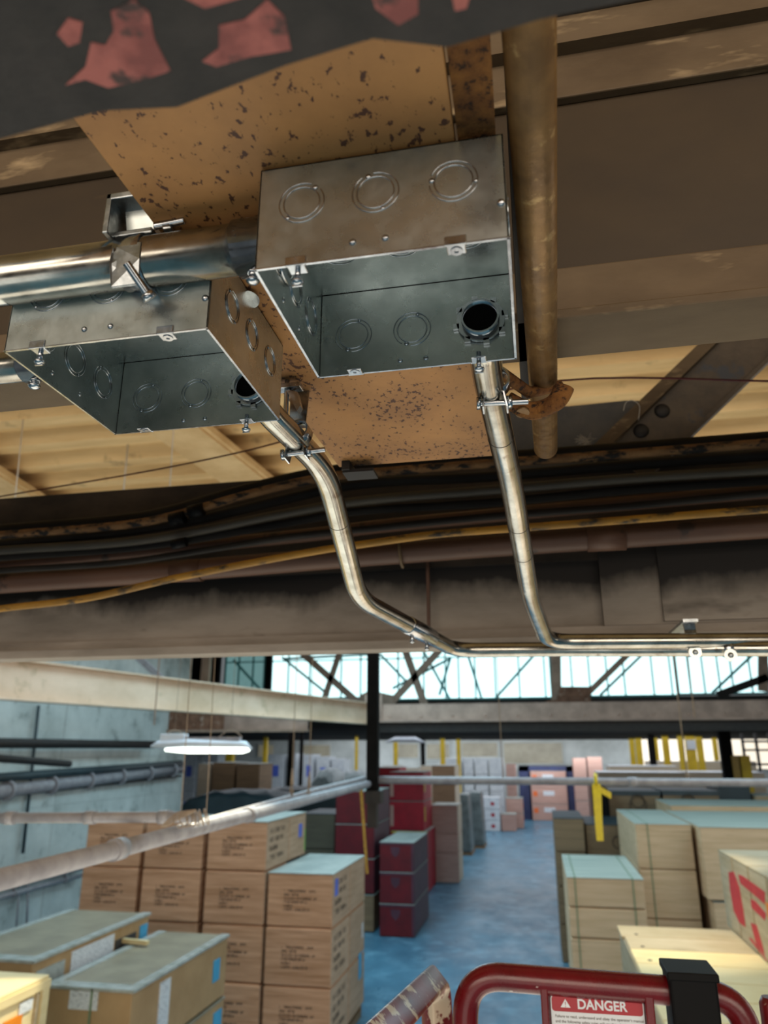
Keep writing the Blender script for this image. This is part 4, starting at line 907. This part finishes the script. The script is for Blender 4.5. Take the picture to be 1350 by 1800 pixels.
far(888,919,1403,49.5,2,'pink_carton','pinkish carton stack behind the low one at the far aisle edge', stickers=[('s',.3,.3,.3,.3,'orange_patch')])
for i, (a, b) in enumerate(((772,812),(814,832),(834,857),(859,884))):
    far(a, b, 1333, 52, 4, 'white_goods', 'white wrapped goods in the %s back-row pallet stack' % ('leftmost','second','third','fourth')[i], name='white_box', group='white wrapped goods at the back', lid='white_goods')
far(888,906,1342,53,3,'pink_carton','pale pink cartons beside the blue container')
bcn = thing('blue_container', P(950,1430,Z=0), 'dark blue open container at the end of the aisle', 'container')
q0, q1 = P(912,1346,Y=57), P(1006,1346,Y=57)
MB().box(q0.x, q0.x+.7, 55.6, 57.4, 0, q0.z).box(q1.x-.5, q1.x, 55.6, 57.4, 0, q0.z).box(q0.x,q1.x,57.3,57.4,0,q0.z).box(q0.x,q1.x,55.6,57.4,q0.z-.35,q0.z).build('container_shell','blue_container',bcn)
a, b = P(931,1355,Y=55.2), P(995,1355,Y=55.2)
for i in range(3):
    H = a.z/3; crate((a.x, 55.2, i*H), (b.x-a.x, 2.0, H), 'brown carton with orange patch and white label, %s in the blue container' % ('bottom','middle','top')[i], 'pink_carton', name='carton', cat='box', gap=.03, stickers=[('f',.06,.45,.12,.3,'orange_patch'),('f',.34,.5,.3,.28,'label_white')])
far(1006,1030,1332,54,3,'pink_carton','pink cartons right of the blue container')
far(1031,1058,1330,54,3,'pink_carton','pale cartons behind the tarp bins')
far(672,700,1346,44,2,'beige_carton','pale carton behind the red crates, left'); far(702,735,1350,43,2,'beige_carton','beige carton behind the red crates, middle'); far(737,768,1346,46,2,'beige_carton','beige carton behind the red crates, right')
far(348,372,1342,30,2,'beige_carton','brown bundled goods left below the lamp'); far(374,414,1340,30,2,'shade_wood','brown bundled goods below the lamp'); far(416,458,1342,30,2,'shade_wood','dark bundled goods right below the lamp')
for i, (a, b, c) in enumerate(((322,346,1328),(360,384,1326),(470,500,1326),(506,522,1324),(534,552,1326),(556,580,1330),(582,606,1334))):
    far(a, b, c, 46, 2, 'white_goods', 'white box goods under the low ceiling, %s from the left' % ('first','second','third','fourth','fifth','sixth','seventh')[i], name='white_box', lid='white_goods', group='white goods at far left', stickers=[('f',.3,.4,.4,.3,'label_violet')])
# dark tarp mass at left middle
def tarp(x0, x1, yt_, Y, label, depth=3, m='tarp', dome=.25):
    a = P(x0, yt_, Y=Y); b = P(x1, yt_, Y=Y); mb = MB(); n_ = 10; rows = 6
    base = len(mb.v)
    for j in range(rows+1):
        for i in range(n_+1):
            f = i/n_; g_ = j/rows; h = a.z-dome*((2*f-1)**4)-dome*.6*((2*g_-1)**4)+.05*math.sin(i*2.1+j*1.7)
            mb.v.append((a.x+(b.x-a.x)*f, Y+depth*g_, h))
    for j in range(rows):
        for i in range(n_): q = j*(n_+1)+i; mb.face([q, q+1, q+n_+2, q+n_+1], True)
    k = len(mb.v); rim = [i for i in range(n_+1)]+[j*(n_+1)+n_ for j in range(1, rows+1)]+[rows*(n_+1)+i for i in range(n_-1, -1, -1)]+[j*(n_+1) for j in range(rows-1, 0, -1)]
    for r_ in rim: v = mb.v[r_]; mb.v.append((v[0]+random.uniform(-.02,.02), v[1], 0))
    for i in range(len(rim)): j2 = (i+1) % len(rim); mb.face([rim[i], k+i, k+j2, rim[j2]])
    return tag(mb.build('tarp_cover', m), label, 'tarp')
tarp(322,480,1392,23.6,'dark tarp over goods behind the tan crates, left',3)
tarp(440,615,1385,27.2,'dark tarp over goods behind the tan crates, right of the wires',2.5)
tarp(545,585,1352,33,'grey domed cover beyond the slanting pipe, left dome',3,'grey_wrap',.6); tarp(588,640,1356,36.5,'grey domed cover beyond the slanting pipe, right dome',3,'grey_wrap',.6)

# right side stacks
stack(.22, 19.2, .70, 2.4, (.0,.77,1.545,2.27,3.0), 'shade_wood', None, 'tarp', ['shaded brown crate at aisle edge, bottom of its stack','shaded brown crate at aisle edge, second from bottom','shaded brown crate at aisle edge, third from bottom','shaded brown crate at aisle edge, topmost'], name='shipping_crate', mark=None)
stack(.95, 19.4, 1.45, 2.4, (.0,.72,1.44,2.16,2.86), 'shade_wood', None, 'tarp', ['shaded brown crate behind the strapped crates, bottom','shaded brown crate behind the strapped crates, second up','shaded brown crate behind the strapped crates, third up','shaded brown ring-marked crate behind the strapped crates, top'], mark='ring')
# tall bins
a = P(1068,1390,Y=22.4); b = P(1160,1390,Y=22.4); c = P(1260,1390,Y=22.4)
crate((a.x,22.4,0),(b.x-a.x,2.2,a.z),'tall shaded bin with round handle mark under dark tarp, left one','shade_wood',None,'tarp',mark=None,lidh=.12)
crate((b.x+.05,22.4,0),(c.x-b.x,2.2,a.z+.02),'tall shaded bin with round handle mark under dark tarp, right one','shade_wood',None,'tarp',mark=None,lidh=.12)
for (px, l) in ((1121,'left'),(1210,'right')):
    q = P(px, 1408, Y=22.36); tag(MB().torus(q, (0,1,0), .17, .010, 26, 5).torus(q+Vector((0,-.012,-.10)), (0,1,0), .21, .009, 26, 5).build('wire_coil','dark_steel'), 'coiled dark wire hanging on the %s tall bin' % l, 'wire')
q = P(1046,1385,Y=21.8); q2 = P(1068,1385,Y=21.8); tag(MB().box(q.x,q2.x,21.8,24,0,q.z).build('black_panel','black_steel',bevel=.03), 'black upright panel behind the yellow tape', 'panel')
crate((P(1262,1388,Y=24.8).x,24.8,0),(.9,1.8,P(1262,1382,Y=24.8).z),'dark covered crate beyond the tall bins, partly hidden','tarp',None,'tarp')
crate((P(1322,1388,Y=24.6).x+.05,24.6,0),(1.6,1.5,P(1318,1398,Y=24.6).z),'grey-topped crate at the right edge behind the large pale crate','pale_wood',None,'ply_top')
# strapped light crates
stack(.30, 13.26, 1.17, 2.75, (.50,1.12,1.74,2.17,2.6), 'pale_wood', None, 'ply_top', ['pale strapped crate beside the aisle, bottom of its stack','pale strapped crate beside the aisle, second from bottom','pale strapped crate beside the aisle, third from bottom','pale strapped crate beside the aisle with cyan-lit top, topmost'], straps=2, lidh=.012, gap=.004)
tag(MB().box(.34,1.4,13.3,15.9,0,.49).build('pallet','shade_wood'), 'stacked pallets under the pale strapped crates', 'pallet')
stack(1.68, 15.7, 1.0, 3.6, (.0,1.6,2.42,3.2), 'pale_wood', None, 'ply_top', ['pale crate taller stack right of the strapped pair, bottom','pale crate taller stack right of the strapped pair, middle','pale crate taller stack right of the strapped pair, top'], straps=1, lidh=.012, gap=.004)
crate((2.74,15.27,2.0),(2.4,3.9,1.2),'large pale plywood crate with blue-grey end at the right','pale_wood',None,'ply_top',lidh=.012)
crate((2.82,15.3,1.2),(2.3,3.8,.78),'plywood crate under the large pale crate at the right','pale_wood',None,'ply_top',lidh=.012)
crate((2.82,15.3,.1),(2.3,3.8,1.1),'lowest plywood crate under the large pale crate at the right','pale_wood',None,'ply_top',lidh=.012)
crate((2.9,19.4,.1),(3.2,2.4,3.2),'tall crate with cyan-lit top behind the large pale crate','pale_wood',None,'ply_top',lidh=.012)
# red-marked board crate
rm = thing('shipping_crate', (2.9,8.3,2.68), 'pale boarded crate with red painted markings at the right edge', 'crate')
X0, Y0, Y1, Z0_, Z1_ = 1.93, 6.6, 9.8, 2.66, 3.40
for k in range(5):
    ya = Y1-.02-k*.64; MB().box(X0, X0+.03, ya-.60, ya, Z0_, Z1_).build('side_board','board_wood',rm,bevel=.008)
for k in range(5):
    ya = Y1-k*.64; MB().box(X0, 4.2, ya-.62, ya-.01, Z1_, Z1_+.03).build('top_board','board_wood',rm,bevel=.008)
MB().box(X0+.03,4.2,Y0,Y1,Z0_,Z1_).build('crate_body','board_wood',rm)
def daub(pts):
    MB().prism([Vector((X0-.004, y_, max(z_, 2.67))) for y_, z_ in pts], (.003,0,0)).build('red_marking','red_marking',rm, label='red sprayed letter stroke')
def daub_px(px):
    daub([(P(x,y,X=X0).y, P(x,y,X=X0).z) for x, y in px])
daub_px([(1281,1533),(1290,1532),(1300,1560),(1307,1600),(1311,1630),(1300,1622),(1290,1600),(1284,1565)])
daub_px([(1298,1537),(1306,1540),(1345,1568),(1345,1590),(1332,1578),(1302,1553)])
daub_px([(1320,1580),(1328,1584),(1347,1606),(1345,1618),(1322,1596)])
daub_px([(1320,1622),(1330,1626),(1340,1660),(1345,1680),(1330,1660)])
daub_px([(1316,1648),(1322,1650),(1350,1690),(1350,1705)])
o_ = MB().box(X0-.006, X0-.002, P(1350,1582,X=X0).y-.3, P(1346,1580,X=X0).y, 3.06, 3.2).build('sticker','label_orange',rm)
# near board-topped crate
Z5 = 2.65
pc = P(1084,1626,Z=Z5)
bc5 = thing('shipping_crate', (1.8,9,1.9), 'near wooden crate with worn sunlit boards on top, lower right', 'crate')
yb1 = pc.y
for k in range(9):
    ya = yb1-k*.52-(.0 if k == 0 else 0); xo = .03 if k else 0
    MB().box(pc.x+xo, 3.9, ya-.51, ya-.005, Z5-.03, Z5).build('top_board','board_wood' if k < 2 else 'pine',bc5,bevel=.006)
    for xx in (pc.x+.16,):
        MB().dome((xx, ya-.42, Z5), (0,0,1), .022, .006, 10, 2).build('nail_head','dark_steel',bc5)
MB().box(pc.x+.02,3.9,yb1-4.6,yb1-.02,1.85,Z5-.03).build('crate_body','board_wood',bc5,bevel=.01)
tag(MB().box(pc.x+.05,3.9,yb1-4.6,yb1-.05,0,1.84).build('pallet_stack','pale_wood'), 'wood stack under the near board-topped crate', 'pallet')

# far right: long pale tops, posts, racks
for i, (x0, x1, yt_, Y, l) in enumerate(((1050,1206,1357,30,'long pale-topped crate row behind the crossing pipe, left'),(1210,1345,1357,30.5,'long pale-topped crate row behind the crossing pipe, right'),(1070,1190,1346,37,'pale-topped crates further back'),(1140,1330,1338,44,'furthest pale-topped crates at right'))):
    far(x0, x1, yt_, Y, 2, 'beige_carton', l, depth=2, name='shipping_crate', cat='crate', lid='white_goods')
def post(px, Y, w_, m, label, ztop=5.26, z0=0., px2=None):
    a = P(px, 1330, Y=Y); return tag(MB().box(a.x-w_/2, a.x+w_/2, Y, Y+w_, z0, ztop).build('steel_column', m), label, 'column')
for px, Y, w_, m, l in ((1113,50,.28,'yellow_post','yellow post, leftmost of the right-hand cluster'),(1125,48,.34,'yellow_post','bright yellow post second in the right-hand cluster'),(1148,40,.30,'black_steel','dark post among the yellow posts at right'),(1155,47,.25,'yellow_post','yellow post right behind the dark post'),(1173,42,.30,'yellow_post','yellow post between the dark post and the white sign'),(1200,40.5,.26,'yellow_post','slanting-looking yellow post left of the white sign'),(1217,41,.42,'yellow_post','thick yellow post under the white sign'),(1233,43,.30,'yellow_post','yellow post right of the white sign'),(1260,48,.24,'yellow_post','thin yellow post beyond the rack'),
    (402,40,.40,'yellow_post','yellow post below the lamp'),(465,42,.22,'yellow_post','thin yellow post right of the lamp'),(626,40,.14,'yellow_post','slim yellow post left of the hanging post'),(695,50,.25,'yellow_post','yellow post in front of the back windows, left'),(743,50,.25,'black_steel','dark post in front of the back windows'),(778,47,.26,'yellow_post','bright yellow post above the white goods'),(806,50,.24,'yellow_post','dull yellow post right of the bright one at the back'),(510,30,.22,'black_steel','black column left of the hanger wires, thick'),(529,31,.12,'black_steel','black column left of the hanger wires, thin')):
    post(px, Y, w_, m, l)
q = P(1215,1310,Y=40.95); tag(MB().box(q.x-.22,q.x+.22,40.95,40.98,q.z-.2,q.z+.25).build('notice_board','label_white'), 'small white notice fixed on the thick yellow post', 'notice')
rc = thing('guarded_column', (P(1280,1330,Y=27).x, 27, 0), 'black column with yellow guards at the far right', 'column')
q = P(1278,1320,Y=27); MB().box(q.x-.18,q.x+.18,27,27.3,0,5.26).build('column_shaft','black_steel',rc)
for px, w_ in ((1296,.13),(1311,.17)):
    q = P(px,1350,Y=26.9); MB().box(q.x-w_,q.x+w_,26.9,27.2,0,P(px,1328,Y=26.9).z).build('column_guard','yellow_post' if px > 1300 else 'gold_tape',rc)
rk = thing('storage_rack', (P(1320,1330,Y=34).x,34,0), 'dark storage rack frame at the far right', 'rack')
for px in (1308,1332,1356): q = P(px,1320,Y=34); MB().box(q.x-.05,q.x+.05,34,34.1,0,5.2).build('rack_upright','dark_steel',rk)
for yy in (1303,1318,1343): 
    q = P(1306,yy,Y=34); q2 = P(1400,yy+3,Y=34); MB().box(q.x,q2.x,34,34.1,q.z-.05,q.z+.03).build('rack_beam','dark_steel',rk)
# second low lamp glow and fan pieces under the ceiling
lm = thing('ceiling_lamp', P(710,1300,Y=30), 'unlit pale lamp under the low ceiling right of the hanging post', 'lamp'); q = P(712,1300,Y=30)
MB().tube([(q.x-.75,30,q.z-.1),(q.x-.4,30,q.z),(q.x+.4,30,q.z),(q.x+.75,30,q.z-.1)],[.06,.2,.2,.06],12,squash=.5).build('housing','lamp_white',lm)
MB().box(q.x-.4,q.x+.4,29.9,30.1,q.z+.05,q.z+.12).build('driver_box','grey_pipe',lm)

# ================================================================== LIFT GUARD RAIL
gr = thing('lift_guard_rail', (.05, 1.45, 3.6), 'glossy dark red lift guard rail with rounded corner and danger sign', 'guard rail')
def RP(x, y, Y=1.45): return P(x, y, Y=Y)
TR = .0215
path = fillet([RP(818,1990), RP(818,1712), RP(1310,1752), RP(1330,1990)], .065, 12)
MB().tube(path, TR, 28).build('rail_tube', 'lift_red', gr)
c0, c1_ = RP(952,1738), RP(1142,1752)
pn = MB(); pn.box(c0.x, c1_.x, 1.448, 1.456, 3.75, c0.z+.012); pn.build('sign_panel', 'lift_red', gr)
pn = MB(); pn.box(c0.x-.002, c0.x+.010, 1.430, 1.465, 3.75, c0.z+.006); pn.build('upright', 'lift_red', gr, bevel=.002)
pn = MB(); pn.box(c1_.x-.010, c1_.x+.004, 1.430, 1.465, 3.75, c1_.z+.006); pn.build('upright', 'lift_red', gr, bevel=.002)
sg = thing('danger_sign', RP(1047,1790,1.446), 'white and red danger sign plate on the lift rail panel', 'sign')
s0, s1 = RP(967,1746,1.446), RP(1130,1758,1.446); zt = (s0.z+s1.z)/2
def rrect(x0, x1, z0, z1, r, y, off):
    pts = []
    for (cx_, cz_, a0) in ((x1-r, z1-r, 0), (x0+r, z1-r, 90), (x0+r, z0+r, 180), (x1-r, z0+r, 270)):
        for k in range(6): th = math.radians(a0+18*k); pts.append(Vector((cx_+r*math.cos(th), y, cz_+r*math.sin(th))))
    return MB().prism(pts, (0, off, 0))
rrect(s0.x, s1.x, 3.78, zt, .007, 1.4440, .0030).build('sign_plate', 'sign_white', sg)
hh = .0235
rrect(s0.x+.0016, s1.x-.0016, zt-hh, zt-.0016, .005, 1.4434, .0008).build('sign_header', 'sign_red', sg)
MB().box(s0.x+.0022, s1.x-.0022, 1.4436, 1.4438, 3.79, zt-hh-.001).build('sign_field', 'label_white' if False else 'sign_white', sg)
def text(s, x, z, size, m, parent, y=1.4430, align='LEFT', ext=.0001):
    cu = bpy.data.curves.new('text', 'FONT'); cu.body = s; cu.size = size; cu.align_x = align; cu.extrude = ext
    if m == 'sign_white' and size > .01: cu.offset = size*.025
    to = bpy.data.objects.new('tmp', cu); COL.objects.link(to); bpy.context.view_layer.update()
    me = bpy.data.meshes.new_from_object(to); bpy.data.objects.remove(to)
    base = wloc(parent)
    for v in me.vertices:
        a, b, c = v.co; v.co = Vector((x+a, y-c, z+b))-base
    me.materials.clear(); me.materials.append(MATS[m]); o = bpy.data.objects.new('sign_lettering', me); COL.objects.link(o); o.parent = parent; return o
midx = (s0.x+s1.x)/2
text('DANGER', midx+.008, zt-hh*.76, .0195, 'sign_white', sg, align='CENTER')
tx = midx-.050; MB().prism([(tx-.008,1.4430,zt-hh*.74),(tx+.008,1.4430,zt-hh*.74),(tx,1.4430,zt-hh*.22)],(0,.0005,0)).build('warning_triangle','sign_white',sg)
text('!', tx, zt-hh*.70, .011, 'sign_red', sg, y=1.4425, align='CENTER')
for i, l in enumerate(('Failure to read, understand and obey the operator\'s manual', 'and the following safety rules will result in death or serious injury.')):
    text(l, s0.x+.006, zt-hh-.0085-i*.0072, .0058, 'ink', sg)
for i, l in enumerate(('Maximum capacity', 'Maximum occupants', 'Do not enter or exit')): text(l, s0.x+.006, zt-hh-.026-i*.0065, .0048, 'ink', sg)
MB().box(midx+.004, s1.x-.006, 1.4430, 1.4434, zt-hh-.0235, zt-hh-.0225).build('sign_rule', 'ink', sg)
# black clamp on rail
bk = thing('rail_clamp', RP(1215,1760), 'black plastic clamp box gripping the red lift rail', 'clamp')
k0, k1 = RP(1174,1712,1.42), RP(1258,1720,1.42)
MB().box(k0.x, k1.x, 1.41, 1.49, 4.02, k0.z+.004).build('clamp_body','black_plastic',bk,bevel=.004)
MB().box(k0.x-.003, k1.x+.003, 1.405, 1.495, k0.z-.006, k0.z+.006).build('clamp_lip','black_plastic',bk,bevel=.002)
MB().tube([(k0.x+.014,1.40,3.9),(k0.x+.014,1.40,4.09)], .008, 16).build('clamp_rod','black_plastic',bk)
MB().tube(fillet([(k1.x-.01,1.39,4.062),(k1.x+.03,1.39,4.058),(k1.x+.10,1.39,4.06),(k1.x+.10,1.39,3.9)],.02,6), .012, 14).build('cable_boot','black_plastic',bk)
# left worn rail going toward camera
gl = thing('lift_entry_rail', (-.25,1.3,3.7), 'worn scratched red rail slanting in beside the guard rail', 'guard rail')
e = P(765,1722,Y=1.55); f_ = P(640,1850,Y=1.08)
dd = (f_-e).normalized(); 
pth = fillet([f_+dd*.3, e, e+Vector((.016,.01,-.5))], .04, 10)
MB().tube(pth, .031, 4).build('rail_tube','worn_red',gl,bevel=.005)
gp = thing('lift_post', P(1350,1790,Y=1.5), 'short red post end at the lower right corner', 'post'); q = P(1352,1752,Y=1.5)
MB().tube([(q.x,1.5,q.z-.5),(q.x,1.5,q.z-.01),(q.x,1.5,q.z)],[.017,.017,.012],20).build('post_body','worn_red',gp)
